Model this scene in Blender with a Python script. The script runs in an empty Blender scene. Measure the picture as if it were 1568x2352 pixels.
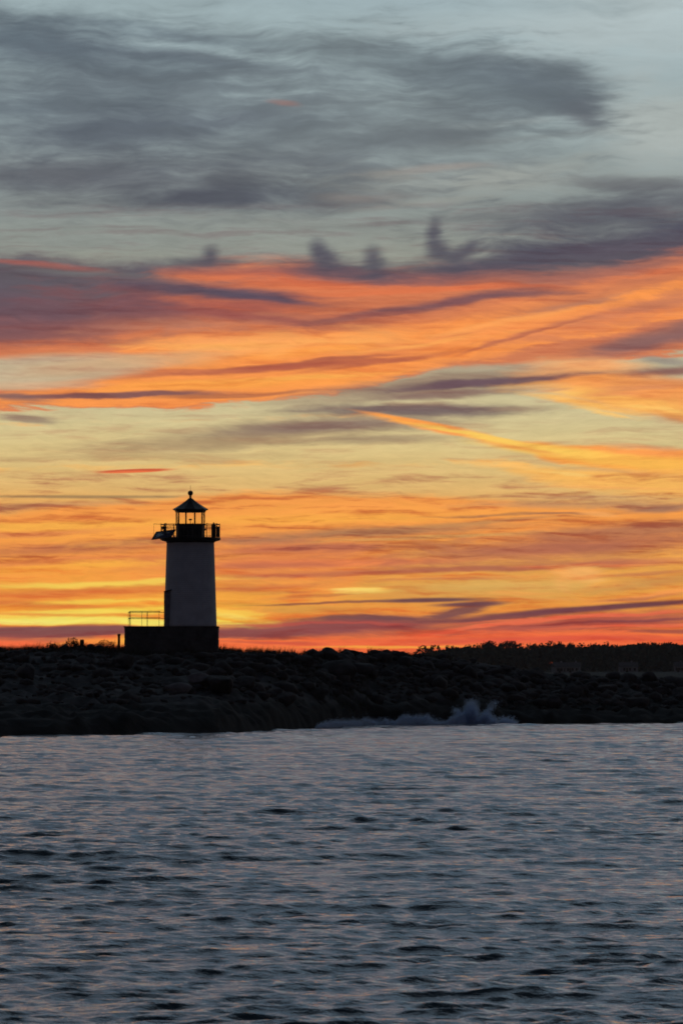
import bpy, bmesh, math, random
import numpy as np
from mathutils import Vector, Matrix, noise as mnoise

random.seed(7)
np.random.seed(7)
S = bpy.context.scene
COL = S.collection
PI = math.pi

# ------------------------------------------------------------------ camera
EYE = 4.0                      # metres above the water
LENS = 200.0                   # millimetres on a 36 mm long side
cam_d = bpy.data.cameras.new('camera')
cam = bpy.data.objects.new('camera', cam_d)
COL.objects.link(cam)
cam_d.sensor_fit = 'VERTICAL'
cam_d.sensor_height = 36.0
cam_d.lens = LENS
cam_d.clip_start = 0.5
cam_d.clip_end = 60000
cam.location = (0, 0, EYE)
PITCH = math.atan(642.0 / 22755.0)
cam.rotation_euler = (PI / 2 + PITCH, 0, 0)
S.camera = cam
cam_d.dof.use_dof = True
cam_d.dof.focus_distance = 180.0
cam_d.dof.aperture_fstop = 8.0
S.view_settings.view_transform = 'Standard'
S.view_settings.look = 'None'
S.view_settings.gamma = 1.0
S.view_settings.exposure = 0.0
S.cycles.max_bounces = 6
S.cycles.transparent_max_bounces = 12
S.cycles.filter_width = 1.7

# one "mil" of this script = 1 / 13063 rad: bearing B grows to the right of 784, drop D grows
# downwards, D = 1544 is the horizon.  It is only an angle unit used to lay out sky and land.
F = 13063.0
def at(B, d):                  # bearing -> x at distance d
    return (B - 784.0) / F * d
def hz(D, d):                  # drop -> height at distance d
    return EYE + (1544.0 - D) / F * d

def lin(c):
    r = []
    for v in c[:3]:
        v = v / 255.0
        r.append(v / 12.92 if v <= 0.04045 else ((v + 0.055) / 1.055) ** 2.4)
    return (r[0], r[1], r[2], 1.0)

# ------------------------------------------------------------------ node helper
class G:
    def __init__(s, nt): s.nt = nt
    def n(s, t, **kw):
        nd = s.nt.nodes.new(t)
        for k, v in kw.items(): setattr(nd, k, v)
        return nd
    def put(s, sock, v):
        if isinstance(v, bpy.types.NodeSocket): s.nt.links.new(v, sock)
        elif v is not None: sock.default_value = v
    def m(s, op, a, b=None, c=None, clamp=False):
        nd = s.n('ShaderNodeMath', operation=op, use_clamp=clamp)
        s.put(nd.inputs[0], a); s.put(nd.inputs[1], b); s.put(nd.inputs[2], c)
        return nd.outputs[0]
    def v(s, op, a, b=None, scale=None):
        nd = s.n('ShaderNodeVectorMath', operation=op)
        s.put(nd.inputs[0], a); s.put(nd.inputs[1], b)
        if scale is not None: s.put(nd.inputs['Scale'], scale)
        return nd.outputs['Value'] if op in ('LENGTH', 'DOT_PRODUCT') else nd.outputs[0]
    def xyz(s, x, y, z=0.0):
        nd = s.n('ShaderNodeCombineXYZ')
        s.put(nd.inputs[0], x); s.put(nd.inputs[1], y); s.put(nd.inputs[2], z)
        return nd.outputs[0]
    def sep(s, v):
        nd = s.n('ShaderNodeSeparateXYZ'); s.put(nd.inputs[0], v); return nd.outputs
    def mapr(s, v, a, b, c=0.0, d=1.0, kind='SMOOTHSTEP'):
        nd = s.n('ShaderNodeMapRange', interpolation_type=kind, clamp=False)
        s.put(nd.inputs[0], v)
        s.put(nd.inputs[1], a); s.put(nd.inputs[2], b); s.put(nd.inputs[3], c); s.put(nd.inputs[4], d)
        return nd.outputs[0]
    def mapping(s, v, loc=(0, 0, 0), rot=(0, 0, 0), sc=(1, 1, 1), kind='POINT'):
        nd = s.n('ShaderNodeMapping', vector_type=kind)
        s.put(nd.inputs[0], v)
        if kind != 'NORMAL' and kind != 'VECTOR': nd.inputs[1].default_value = loc
        nd.inputs[2].default_value = rot; nd.inputs[3].default_value = sc
        return nd.outputs[0]
    def noise(s, v, scale=1.0, detail=4, rough=0.5, dist=0.0, color=False):
        nd = s.n('ShaderNodeTexNoise', noise_dimensions='3D')
        s.put(nd.inputs['Vector'], v)
        nd.inputs['Scale'].default_value = scale; nd.inputs['Detail'].default_value = detail
        nd.inputs['Roughness'].default_value = rough; nd.inputs['Distortion'].default_value = dist
        return nd.outputs[1] if color else nd.outputs[0]
    def mix(s, f, a, b):
        nd = s.n('ShaderNodeMix', data_type='RGBA')
        s.put(nd.inputs[0], f); s.put(nd.inputs[6], a); s.put(nd.inputs[7], b)
        return nd.outputs[2]
    def ramp(s, v, stops, srgb=True):
        nd = s.n('ShaderNodeValToRGB'); cr = nd.color_ramp; cr.interpolation = 'B_SPLINE' if len(stops) > 4 else 'LINEAR'
        while len(cr.elements) < len(stops): cr.elements.new(0.5)
        for e, (p, c) in zip(cr.elements, sorted(stops, key=lambda q: q[0])):
            e.position = p; e.color = lin(c) if srgb else (*c[:3], 1)
        s.put(nd.inputs[0], v); return nd.outputs[0]
    def curve(s, v, pts):
        nd = s.n('ShaderNodeFloatCurve'); cm = nd.mapping; c = cm.curves[0]
        cm.use_clip = True
        while len(c.points) < len(pts): c.points.new(0.5, 0.5)
        for p, (x, y) in zip(c.points, pts):
            p.location = (x, y); p.handle_type = 'AUTO_CLAMPED'
        cm.update(); s.put(nd.inputs[1], v); return nd.outputs[0]

# ------------------------------------------------------------------ world: dusk sky with layered cloud
SUN_AZ = math.radians(-2.3); SUN_EL = math.radians(-0.8)
W = bpy.data.worlds.new('World'); S.world = W; W.use_nodes = True
nt = W.node_tree; nt.nodes.clear(); g = G(nt)
dirv = g.n('ShaderNodeTexCoord').outputs['Generated']
dx, dy, dz = g.sep(dirv)
az = g.m('ARCTAN2', dx, dy); el = g.m('ARCSINE', dz)
B0 = g.m('MULTIPLY_ADD', az, F, 784.0)
D0 = g.m('MULTIPLY_ADD', el, -F, 1544.0)
P0 = g.xyz(B0, D0)
# streaky domain warp
w1 = g.noise(g.mapping(P0, sc=(1 / 420, 1 / 110, 1), rot=(0, 0, 0.05)), detail=3, color=True)
w2 = g.noise(g.mapping(P0, sc=(1 / 120, 1 / 22, 1), loc=(3, 7, 1)), detail=3, rough=0.6, color=True)
wv = g.v('ADD', g.v('MULTIPLY', g.v('SUBTRACT', w1, (.5, .5, .5)), (120, 34, 0)),
         g.v('MULTIPLY', g.v('SUBTRACT', w2, (.5, .5, .5)), (60, 11, 0)))
P = g.v('ADD', P0, wv)
Bx, Dy, _ = g.sep(P)
# streak noises used at cloud edges
nA = g.m('SUBTRACT', g.noise(g.mapping(P, sc=(1 / 330, 1 / 26, 1), rot=(0, 0, -0.06)), detail=5, rough=0.62), 0.5)
nB = g.m('SUBTRACT', g.noise(g.mapping(P, sc=(1 / 130, 1 / 60, 1), loc=(9, 2, 4)), detail=5, rough=0.6), 0.5)
wW = g.v('MULTIPLY', g.v('SUBTRACT', g.noise(g.mapping(P0, sc=(1 / 210, 1 / 120, 1), loc=(8, 8, 1)), detail=3, color=True), (.5, .5, .5)), (110, 70, 0))
PW = g.v('ADD', P0, wW)
nU = g.m('SUBTRACT', g.noise(g.mapping(PW, sc=(1 / 250, 1 / 62, 1), loc=(4, 1, 2), rot=(0, 0, -0.10)), detail=6, rough=0.55), 0.5)
nW = g.m('SUBTRACT', g.noise(g.mapping(PW, sc=(1 / 150, 1 / 24, 1), loc=(1, 6, 2), rot=(0, 0, 0.16)), detail=6, rough=0.60), 0.5)
nC = g.m('SUBTRACT', g.noise(g.mapping(P0, sc=(1 / 95, 1 / 7, 1), loc=(2, 5, 8), rot=(0, 0, -0.04)), detail=4, rough=0.6), 0.5)

nF = g.m('SUBTRACT', g.noise(g.mapping(PW, sc=(1 / 62, 1 / 10, 1), loc=(5, 2, 7), rot=(0, 0, -0.13)), detail=5, rough=0.62, dist=.3), 0.5)
nA = g.m('MULTIPLY_ADD', nF, .45, nA); nU = g.m('MULTIPLY_ADD', nF, .22, nU); nC = g.m('MULTIPLY_ADD', nF, .5, nC)
def ry(y): return (y + 100) / 1700.0
base = g.ramp(g.m('MULTIPLY_ADD', Dy, 1 / 1700.0, 100 / 1700.0), [
    (0.0, (156, 176, 182)), (ry(250), (154, 170, 172)), (ry(430), (136, 147, 147)), (ry(580), (140, 147, 141)), (ry(760), (176, 172, 145)),
    (ry(860), (192, 184, 150)), (ry(960), (212, 199, 150)), (ry(1050), (222, 196, 132)), (ry(1120), (226, 184, 115)), (ry(1170), (236, 172, 92)),
    (ry(1240), (240, 165, 82)), (ry(1320), (238, 168, 76)), (ry(1400), (240, 160, 66)), (ry(1450), (246, 124, 62)), (ry(1500), (250, 110, 62)), (1.0, (200, 80, 50))])
cur = [base]
FEAT = []
def blob(cx, cy, a, b, tilt, *r, **k):
    ext = 1.25 * (b + abs(a * math.sin(math.radians(tilt)))) + 45
    FEAT.append((cy - ext, cy + ext, blob_, (cx, cy, a, b, tilt) + r, k))
def band(top, bot, *r, **k):
    ys = [q[1] for q in list(top)[1:-1]] or [0]; yb = [q[1] for q in bot]
    FEAT.append((min(ys) - 70, max(yb) + 70, band_, (top, bot) + r, k))
def make_puff():     # node group: one soft elongated cloud laid over the colour below it
    t = bpy.data.node_groups.new('cloud_puff', 'ShaderNodeTree'); I = t.interface
    for nm, ty in (('P', 'Vector'), ('Below', 'Color'), ('Centre', 'Vector'), ('Turn', 'Vector'), ('Size', 'Vector'),
                   ('Noise', 'Float'), ('Ragged', 'Float'), ('Inner', 'Float'), ('Cover', 'Float'), ('Colour', 'Color')):
        I.new_socket(nm, in_out='INPUT', socket_type='NodeSocket' + ty)
    I.new_socket('Sky', in_out='OUTPUT', socket_type='NodeSocketColor')
    q = G(t); gi = q.n('NodeGroupInput').outputs; go = q.n('NodeGroupOutput')
    c = q.n('ShaderNodeVectorMath', operation='MULTIPLY_ADD')      # waits for the layer below (keeps the shader's stack small)
    q.put(c.inputs[0], gi['Below']); c.inputs[1].default_value = (1e-6, 1e-6, 1e-6); q.put(c.inputs[2], gi['P'])
    mp = q.n('ShaderNodeMapping', vector_type='TEXTURE')
    for k, s_ in enumerate((c.outputs[0], gi['Centre'], gi['Turn'], gi['Size'])): q.put(mp.inputs[k], s_)
    L = q.m('MULTIPLY_ADD', gi['Noise'], gi['Ragged'], q.v('LENGTH', mp.outputs[0]))
    t.links.new(q.mix(q.mapr(L, gi['Inner'], 1.3, gi['Cover'], 0.0), gi['Below'], gi['Colour']), go.inputs[0])
    return t
PUFF = make_puff()
def chain(p):
    nd = g.n('ShaderNodeVectorMath', operation='MULTIPLY_ADD')
    g.put(nd.inputs[0], cur[0]); nd.inputs[1].default_value = (1e-6, 1e-6, 1e-6); g.put(nd.inputs[2], p)
    return nd.outputs[0]
def blob_(cx, cy, a, b, tilt, col, op=0.8, soft=0.9, st=0.9, nz='A', raw=False):
    nd = g.n('ShaderNodeGroup', node_tree=PUFF); I = nd.inputs
    I['Centre'].default_value = (cx, cy, 0); I['Turn'].default_value = (0, 0, math.radians(tilt)); I['Size'].default_value = (a, b, 1e9)
    I['Ragged'].default_value = st; I['Inner'].default_value = max(0.05, 1.25 - soft); I['Cover'].default_value = op; I['Colour'].default_value = lin(col)
    g.put(I['P'], P0 if raw else P); g.put(I['Below'], cur[0]); g.put(I['Noise'], {'A': nA, 'B': nB, 'C': nC, 'U': nU, 'W': nW}[nz])
    cur[0] = nd.outputs[0]
def band_(top, bot, col, op=0.9, st=30, sb=20, amp=40, nz='A'):
    bx, dyy, _ = g.sep(chain(P))
    u = g.m('MULTIPLY_ADD', bx, 1 / 2000.0, 0.1)
    t = g.m('MULTIPLY', g.curve(u, [((x + 200) / 2000, y / 1600) for x, y in top]), 1600.0)
    b = g.m('MULTIPLY', g.curve(u, [((x + 200) / 2000, y / 1600) for x, y in bot]), 1600.0)
    e = g.m('MULTIPLY', {'A': nA, 'B': nB, 'C': nC, 'U': nU, 'W': nW}[nz], amp)
    m1 = g.mapr(g.m('ADD', g.m('SUBTRACT', dyy, t), e), -st / 2, st / 2)
    m2 = g.mapr(g.m('ADD', g.m('SUBTRACT', b, dyy), e), -sb / 2, sb / 2)
    cur[0] = g.mix(g.m('MULTIPLY', g.m('MULTIPLY', m1, m2), op), cur[0], lin(col))

GREY = (88, 97, 108); DGREY = (76, 82, 96); LITE = (168, 178, 178)
# --- upper grey deck
def ub(*a_): blob(*a_, 1.25, 1.7, 'U')
ub(1500, 40, 620, 170, 0, (184, 198, 200), .75)
ub(1530, 300, 240, 120, 8, (184, 192, 188), .7)
ub(950, 10, 420, 34, 2, (160, 180, 186), .7)
ub(120, 110, 470, 85, 6, (84, 98, 111), .85)
ub(60, 250, 260, 60, 0, (96, 110, 120), .7)
ub(420, 85, 300, 22, 6, (98, 113, 124), .6)
ub(470, 140, 330, 24, 8, (88, 100, 112), .6)
ub(700, 110, 330, 40, 6, (116, 130, 136), .5)
ub(470, 205, 300, 30, -2, (124, 138, 143), .6)
ub(330, 300, 560, 62, -5, (86, 96, 109), .85)
ub(610, 262, 210, 24, -14, (88, 96, 107), .75)
ub(180, 400, 460, 56, 0, (88, 92, 103), .8)
ub(600, 375, 330, 48, -6, (100, 106, 112), .6)
ub(530, 455, 320, 38, 1, (72, 79, 94), .9)
ub(800, 385, 170, 50, 8, (98, 102, 107), .7)
ub(830, 465, 170, 22, -4, (104, 106, 109), .6)
ub(1050, 165, 300, 56, 8, (98, 112, 121), .75)
ub(1200, 190, 200, 46, 22, (84, 94, 106), .8)
ub(1300, 215, 130, 60, 30, (86, 95, 106), .6)
blob(1330, 250, 70, 40, 40, (82, 90, 103), .6, 1.25, 1.6, 'W')
ub(1290, 175, 150, 50, 12, (104, 116, 124), .6)
ub(1150, 225, 260, 60, 4, (108, 120, 127), .6)
ub(900, 175, 380, 60, 4, (122, 136, 141), .6)
ub(700, 330, 500, 60, -4, (108, 118, 124), .6)
ub(240, 200, 420, 70, 0, (104, 118, 126), .6)
ub(1340, 275, 70, 50, 40, (98, 103, 110), .6)
ub(970, 315, 200, 26, -4, (88, 96, 105), .75)
ub(1120, 262, 260, 22, 2, (106, 116, 122), .55)
ub(800, 240, 260, 26, -4, (150, 164, 166), .6)
ub(1180, 280, 150, 10, -4, (166, 178, 178), .7)
ub(1200, 322, 260, 10, -3, (118, 126, 128), .55)
ub(1120, 415, 330, 48, -3, (160, 164, 158), .7)
ub(900, 400, 110, 20, 0, (148, 146, 140), .5)
ub(60, 470, 200, 26, 0, (128, 136, 136), .6)
ub(200, 555, 420, 26, 0, (136, 144, 140), .6)
ub(720, 520, 300, 30, 3, (134, 140, 136), .6)
ub(620, 570, 130, 24, 0, (148, 153, 146), .7)
ub(1480, 425, 260, 22, 2, (104, 108, 114), .75)
ub(1440, 480, 400, 44, -7, (94, 98, 107), .75)
ub(1080, 500, 300, 14, -5, (112, 116, 118), .6)
ub(950, 470, 200, 14, -3, (148, 148, 141), .5)
ub(1500, 545, 330, 52, -4, (76, 78, 94), .9)
ub(1260, 580, 240, 40, -6, (94, 94, 104), .75)
for a_ in ((300, 240, 640, 170, 0, (92, 103, 114), .55), (850, 260, 460, 190, 0, (112, 124, 130), .45), (1150, 200, 300, 110, 10, (92, 104, 113), .5),
           (420, 430, 620, 80, 0, (88, 94, 104), .45), (1420, 500, 380, 60, -6, (84, 88, 100), .6), (1050, 330, 330, 90, 0, (120, 130, 134), .4)):
    blob(*a_, 1.25, 2.4, 'W')
ub(1460, 570, 420, 46, -3, (72, 74, 92), .9)
blob(662, 242, 40, 9, 10, (150, 120, 115), .7, 1.1, .4)
blob(830, 455, 110, 14, 0, (136, 128, 124), .5, 1.1, .5)
blob(1010, 390, 120, 12, -3, (158, 146, 138), .5, 1.1, .5)
# --- violet shelf above the burning band
band([(-200, 600), (0, 588), (300, 604), (480, 592), (700, 592), (900, 612), (1100, 606), (1250, 580), (1400, 560), (1568, 540), (1800, 510)],
     [(-200, 860), (0, 830), (300, 800), (600, 760), (900, 720), (1200, 690), (1568, 640), (1800, 600)], (88, 84, 97), .92, 50, 50, 55, 'B')
blob(90, 610, 180, 8, 4, (176, 96, 84), .7, 1.0, .5)
blob(180, 625, 230, 14, 3, (112, 112, 112), .6, 1.1, .6)
# --- the burning band
band([(-200, 790), (0, 760), (200, 720), (330, 660), (480, 612), (650, 604), (800, 630), (1000, 640), (1200, 640), (1400, 625), (1568, 590), (1800, 560)],
     [(-200, 1010), (0, 940), (300, 931), (560, 922), (700, 912), (830, 890), (930, 862), (1050, 846), (1250, 832), (1400, 825), (1568, 815), (1800, 790)],
     (214, 124, 82), .96, 70, 14, 70)
blob(60, 740, 330, 60, -6, (134, 84, 86), .85, 1.2, .9, 'B')
blob(30, 690, 330, 50, -2, (92, 84, 97), .9, 1.2, 1.0, 'B')
blob(210, 668, 300, 34, 5, (92, 88, 98), .85, 1.1, 1.2, 'B')
blob(60, 770, 200, 16, -4, (104, 80, 90), .7, 1.0, 1.0, 'B')
# bright lower body
band([(-200, 980), (0, 905), (200, 880), (300, 800), (420, 770), (600, 765), (800, 755), (1000, 742), (1200, 712), (1400, 672), (1568, 640), (1800, 600)],
     [(-200, 1000), (0, 932), (300, 926), (560, 919), (700, 908), (830, 886), (930, 858), (1050, 838), (1250, 800), (1400, 770), (1568, 730), (1800, 690)],
     (252, 154, 78), .92, 50, 12, 50)
blob(640, 640, 240, 20, 4, (196, 98, 76), .7, 1.1, .8)
blob(930, 660, 280, 18, 1, (212, 112, 78), .7, 1.1, .8)
blob(460, 660, 240, 18, 5, (80, 80, 98), .9, 1.0, .7)
blob(560, 678, 150, 14, 9, (88, 80, 96), .8, 1.0, .8)
blob(300, 705, 320, 24, 3, (122, 84, 88), .75, 1.1, 1.2)
blob(520, 700, 150, 12, 6, (216, 112, 72), .8, 1.0, .8)
blob(560, 726, 230, 14, 7, (150, 88, 84), .75, 1.0, .8)
blob(1020, 700, 320, 20, -8, (124, 84, 90), .92, 1.0, .7)
blob(880, 735, 260, 12, -9, (186, 104, 78), .6, 1.0, .7)
blob(1430, 640, 280, 18, -9, (220, 126, 84), .8, 1.1, .8)
blob(1380, 675, 220, 16, -14, (168, 104, 86), .6, 1.1, .8)
blob(760, 800, 420, 16, -4, (255, 164, 78), .9, 1.0, .6)
blob(520, 785, 220, 18, 0, (250, 164, 98), .8, 1.0, .6)
blob(1120, 760, 300, 12, -10, (250, 158, 88), .8, 1.0, .6)
blob(1420, 716, 240, 18, -12, (244, 150, 88), .8, 1.0, .6)
blob(1210, 768, 170, 7, -16, (196, 112, 80), .7, 1.0, .5)
blob(1270, 812, 330, 17, -6, (206, 124, 86), .7, 1.1, .8)
blob(1520, 780, 230, 30, -14, (126, 98, 102), .85, 1.1, .9)
blob(1560, 750, 160, 18, -16, (150, 104, 96), .7, 1.1, .9)
blob(640, 845, 280, 10, -4, (186, 98, 72), .85, 1.0, .6)
blob(860, 832, 200, 8, -8, (184, 98, 74), .8, 1.0, .5)
blob(360, 862, 190, 9, -3, (190, 110, 80), .7, 1.0, .7)
blob(480, 885, 330, 13, -2, (255, 166, 76), .9, 1.0, .5)
blob(740, 882, 150, 12, -4, (255, 160, 78), .8, 1.0, .5)
blob(260, 907, 310, 6.5, -1, (124, 86, 88), .95, .8, .4)
blob(540, 907, 190, 5, -2, (172, 104, 74), .8, .8, .4)
blob(20, 912, 90, 12, 4, (118, 96, 98), .7, 1.0, .6)
for a_ in ((520, 700, 420, 50, 3, (150, 84, 82), .75), (700, 650, 300, 24, 3, (232, 128, 82), .75), (1200, 680, 400, 40, -8, (228, 136, 88), .7), (620, 790, 420, 26, -3, (255, 172, 96), .7),
           (1400, 740, 330, 40, -12, (214, 128, 92), .7), (150, 730, 300, 60, -4, (104, 82, 94), .7), (900, 800, 300, 22, -8, (226, 128, 80), .6)):
    blob(*a_, 1.2, 2.8, 'W')
for a_ in ((1000, 642, 460, 18, 0, (150, 94, 90), .65), (700, 622, 330, 14, 2, (148, 90, 92), .6), (220, 756, 330, 30, -6, (150, 92, 86), .6), (1380, 630, 300, 20, -8, (150, 100, 96), .6),
           (850, 700, 300, 18, -5, (200, 116, 82), .6), (1480, 700, 220, 20, -14, (190, 118, 92), .6)):
    blob(*a_, 1.25, 2.2, 'W')
for a_ in ((430, 745, 260, 20, -3, (200, 130, 100), .6), (330, 640, 200, 14, 2, (112, 94, 100), .6), (860, 645, 200, 12, 2, (130, 96, 100), .6), (1330, 700, 200, 9, -12, (176, 122, 102), .6), (760, 672, 200, 10, 2, (226, 128, 86), .6)):
    blob(*a_, 1.25, 2.6, 'W')
for a_ in ((560, 790, 300, 9, -1, (255, 176, 94), .8), (1000, 785, 300, 7, -7, (255, 172, 90), .8), (700, 866, 260, 8, -3, (255, 176, 84), .85), (1150, 742, 260, 8, -10, (255, 166, 92), .8)):
    blob(*a_, 1.2, 1.6, 'W')
blob(470, 668, 200, 15, 4, (84, 80, 96), .8, 1.1, 1.3, 'W')
blob(600, 684, 130, 9, 8, (84, 76, 94), .85, 1.0, .8)
blob(560, 722, 200, 9, 7, (150, 84, 80), .7, 1.0, 1.0)
blob(1020, 698, 300, 13, -8, (118, 82, 90), .88, 1.0, .9)
blob(1210, 680, 150, 9, -4, (122, 86, 92), .8, 1.0, .9)
blob(850, 725, 160, 5, -6, (150, 90, 84), .7, 1.0, .6)
blob(980, 668, 320, 8, -2, (226, 120, 78), .8, 1.0, .8)
blob(1230, 766, 180, 6, -15, (188, 108, 80), .75, 1.0, .5)
blob(1240, 742, 260, 12, -13, (250, 152, 84), .8, 1.0, .6)
blob(640, 843, 260, 9, -4, (176, 92, 72), .9, 1.0, .8)
blob(740, 828, 180, 6, -5, (176, 96, 74), .8, 1.0, .7)
blob(430, 852, 200, 6, 0, (196, 112, 78), .7, 1.0, .7)
# pale gap on the left, a lens between the two tongues
blob(20, 856, 330, 34, -4, (196, 184, 152), .92, .55, .35, raw=True)
blob(280, 835, 280, 26, -6, (208, 168, 128), .75, 1.1, .5)
blob(60, 885, 190, 12, 0, (208, 176, 140), .8, 1.0, .6)
# --- grey shoals under the band
blob(980, 885, 380, 32, -7, (146, 122, 106), .85, 1.0, .6)
blob(1230, 872, 420, 11, -4, (104, 84, 92), .9, .9, .5)
blob(1060, 905, 260, 12, -4, (132, 104, 100), .8, 1.0, .7)
blob(1190, 842, 230, 12, -3, (178, 166, 140), .8, 1.0, .5)
blob(1360, 838, 150, 16, 2, (250, 178, 114), .9, 1.0, .5)
blob(1530, 832, 80, 9, 5, (150, 142, 132), .8, 1.0, .5)
blob(1520, 855, 230, 12, -3, (140, 96, 90), .85, 1.0, .6)
blob(640, 985, 430, 36, -7, (148, 126, 104), .8, 1.1, .9)
blob(800, 975, 330, 22, -3, (128, 106, 102), .75, 1.1, .9)
blob(960, 940, 300, 13, 0, (122, 106, 104), .85, 1.0, .8)
blob(500, 1015, 380, 20, -3, (176, 150, 112), .6, 1.1, .8)
blob(880, 1008, 210, 14, -2, (136, 114, 100), .6, 1.1, .8)
blob(45, 963, 80, 13, 2, (152, 132, 114), .85, .9, .5)
blob(300, 1050, 480, 10, -1, (186, 158, 112), .5, 1.1, .8)
# --- right-hand fire
blob(1500, 905, 300, 44, 8, (250, 160, 84), .95, .7, .6, 'B')
blob(1480, 935, 220, 15, 12, (255, 190, 92), .9, 1.0, .7)
blob(1530, 880, 160, 13, 3, (216, 136, 84), .7, 1.0, .7)
blob(1560, 955, 120, 14, 12, (226, 142, 78), .6, 1.0, .6)
band([(-200, 985), (700, 955), (835, 947), (1000, 977), (1130, 1002), (1280, 1022), (1420, 1032), (1568, 1034), (1800, 1040)],
     [(-200, 984), (700, 950), (835, 949), (940, 976), (1040, 1000), (1180, 1030), (1280, 1060), (1420, 1080), (1568, 1092), (1800, 1110)],
     (253, 168, 76), .97, 14, 16, 30, 'W')
blob(1110, 1003, 150, 7, 11, (255, 202, 92), .95, 1.0, .4, raw=True)
blob(1380, 1052, 260, 14, 7, (255, 196, 84), .9, 1.0, .6, raw=True)
blob(1460, 1040, 190, 12, 2, (250, 156, 84), .8, 1.0, .6)
band([(-200, 1085), (900, 1062), (1130, 1062), (1240, 1068), (1340, 1078), (1568, 1080), (1800, 1090)],
     [(-200, 1084), (900, 1060), (1130, 1064), (1240, 1096), (1340, 1118), (1568, 1138), (1800, 1150)], (250, 182, 90), .85, 16, 30, 44, 'W')
blob(1320, 1072, 150, 4, 6, (206, 176, 122), .7, 1.0, .4)
blob(310, 1081, 90, 4.2, -2, (206, 86, 56), .95, .6, .25, raw=True)
blob(300, 1084, 70, 2.5, -2, (246, 120, 70), .7, .7, .2, raw=True)
blob(200, 1141, 330, 4.5, 0, (158, 128, 88), .85, 1.0, .5, raw=True)
blob(1120, 878, 280, 9, -6, (106, 84, 94), .9, 1.0, .8)
blob(960, 945, 260, 12, 1, (116, 102, 102), .75, 1.1, 1.0)
blob(960, 968, 150, 5.5, 10, (255, 160, 76), .95, 1.0, .5, raw=True)
blob(1120, 1005, 190, 9, 11, (255, 206, 98), .98, 1.1, 1.6, 'W')
blob(1330, 1044, 240, 13, 7, (255, 206, 96), .95, 1.1, 1.2, 'W')
blob(1480, 1062, 200, 20, 4, (255, 186, 84), .9, 1.1, 1.4, 'W')
blob(1400, 1100, 200, 18, 7, (252, 188, 96), .8, 1.1, 1.6, 'W')
blob(1420, 925, 240, 26, 9, (255, 184, 96), .8, 1.1, 2.0, 'W')
blob(1330, 928, 140, 9, 10, (255, 190, 98), .9, 1.0, .7)
for a_ in ((1290, 905, 60, 7, 6, (255, 196, 104), .8), (1420, 905, 90, 8, -4, (232, 146, 92), .7), (1500, 940, 80, 7, 8, (255, 206, 112), .8), (1545, 962, 70, 12, 6, (206, 132, 80), .7), (1380, 948, 70, 5, 12, (255, 200, 110), .8),
           (1470, 890, 110, 9, -3, (214, 138, 96), .6), (1250, 900, 50, 5, -6, (208, 150, 112), .7), (1200, 1030, 120, 7, 10, (236, 150, 82), .6), (1500, 1030, 120, 9, 4, (232, 144, 88), .7), (1450, 1085, 140, 6, 5, (236, 168, 96), .6),
           (1300, 1085, 80, 5, 8, (255, 206, 116), .8), (1180, 1068, 50, 4, 4, (255, 196, 110), .8), (1400, 1118, 200, 5, 2, (252, 176, 98), .6), (1010, 990, 60, 4, 10, (255, 150, 84), .7)):
    blob(*a_, 1.2, 2.2, 'W')
# --- the stack of streaks above the horizon
band([(-200, 1200), (0, 1185), (250, 1158), (450, 1135), (700, 1128), (950, 1132), (1150, 1150), (1350, 1165), (1568, 1160), (1800, 1165)],
     [(-200, 1560), (0, 1560), (500, 1560), (1000, 1250), (1568, 1250), (1800, 1250)], (250, 156, 72), .85, 24, 60, 30)
blob(130, 1208, 380, 12, -2, (255, 186, 78), .85, 1.0, .8)
blob(720, 1190, 330, 13, -1, (255, 182, 74), .9, 1.0, .8)
blob(60, 1170, 260, 9, -4, (196, 142, 100), .7, 1.0, .8)
blob(1330, 1160, 330, 14, 0, (186, 140, 104), .7, 1.1, 1.0)
blob(1330, 1142, 200, 8, 1, (212, 170, 116), .7, 1.1, .8)
blob(1190, 1182, 250, 3.6, -1, (146, 100, 82), .9, 1.0, .4)
blob(1370, 1180, 60, 6, 3, (252, 172, 96), .9, 1.0, .5)
blob(1530, 1166, 130, 10, -3, (160, 118, 96), .8, 1.1, .6)
blob(860, 1222, 420, 15, -3, (164, 120, 88), .85, 1.1, 1.0)
blob(1100, 1200, 260, 7, -4, (196, 140, 88), .7, 1.0, .8)
blob(1000, 1233, 330, 5, -3, (224, 172, 96), .85, 1.0, .4)
blob(160, 1258, 300, 22, -3, (190, 112, 76), .8, 1.1, 1.0)
blob(330, 1243, 200, 10, -3, (176, 122, 84), .7, 1.1, .9)
blob(1450, 1215, 340, 20, -3, (172, 112, 86), .8, 1.1, 1.0)
blob(1280, 1252, 420, 20, -3, (186, 110, 80), .85, 1.1, 1.0)
blob(720, 1262, 260, 11, -2, (158, 98, 84), .85, 1.0, .8)
blob(620, 1245, 150, 12, 0, (150, 110, 92), .6, 1.0, .8)
blob(800, 1290, 380, 10, -2, (240, 134, 80), .8, 1.0, .8)
blob(330, 1290, 300, 10, -3, (255, 186, 74), .85, 1.0, .8)
blob(90, 1310, 260, 9, -3, (255, 190, 72), .7, 1.0, .8)
blob(1050, 1305, 420, 9, -2, (176, 100, 80), .85, 1.0, .7)
blob(640, 1322, 220, 6, -3, (186, 108, 80), .8, 1.0, .6)
blob(1420, 1290, 220, 13, -2, (206, 118, 84), .8, 1.1, .9)
blob(1330, 1296, 170, 5, 0, (250, 144, 84), .8, 1.0, .7)
blob(1200, 1322, 330, 8, -1, (246, 160, 78), .8, 1.0, .6)
blob(1150, 1350, 360, 26, -2, (222, 164, 82), .9, 1.0, .5)
blob(1330, 1325, 70, 22, 18, (250, 168, 84), .85, 1.0, .9, 'B')
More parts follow.
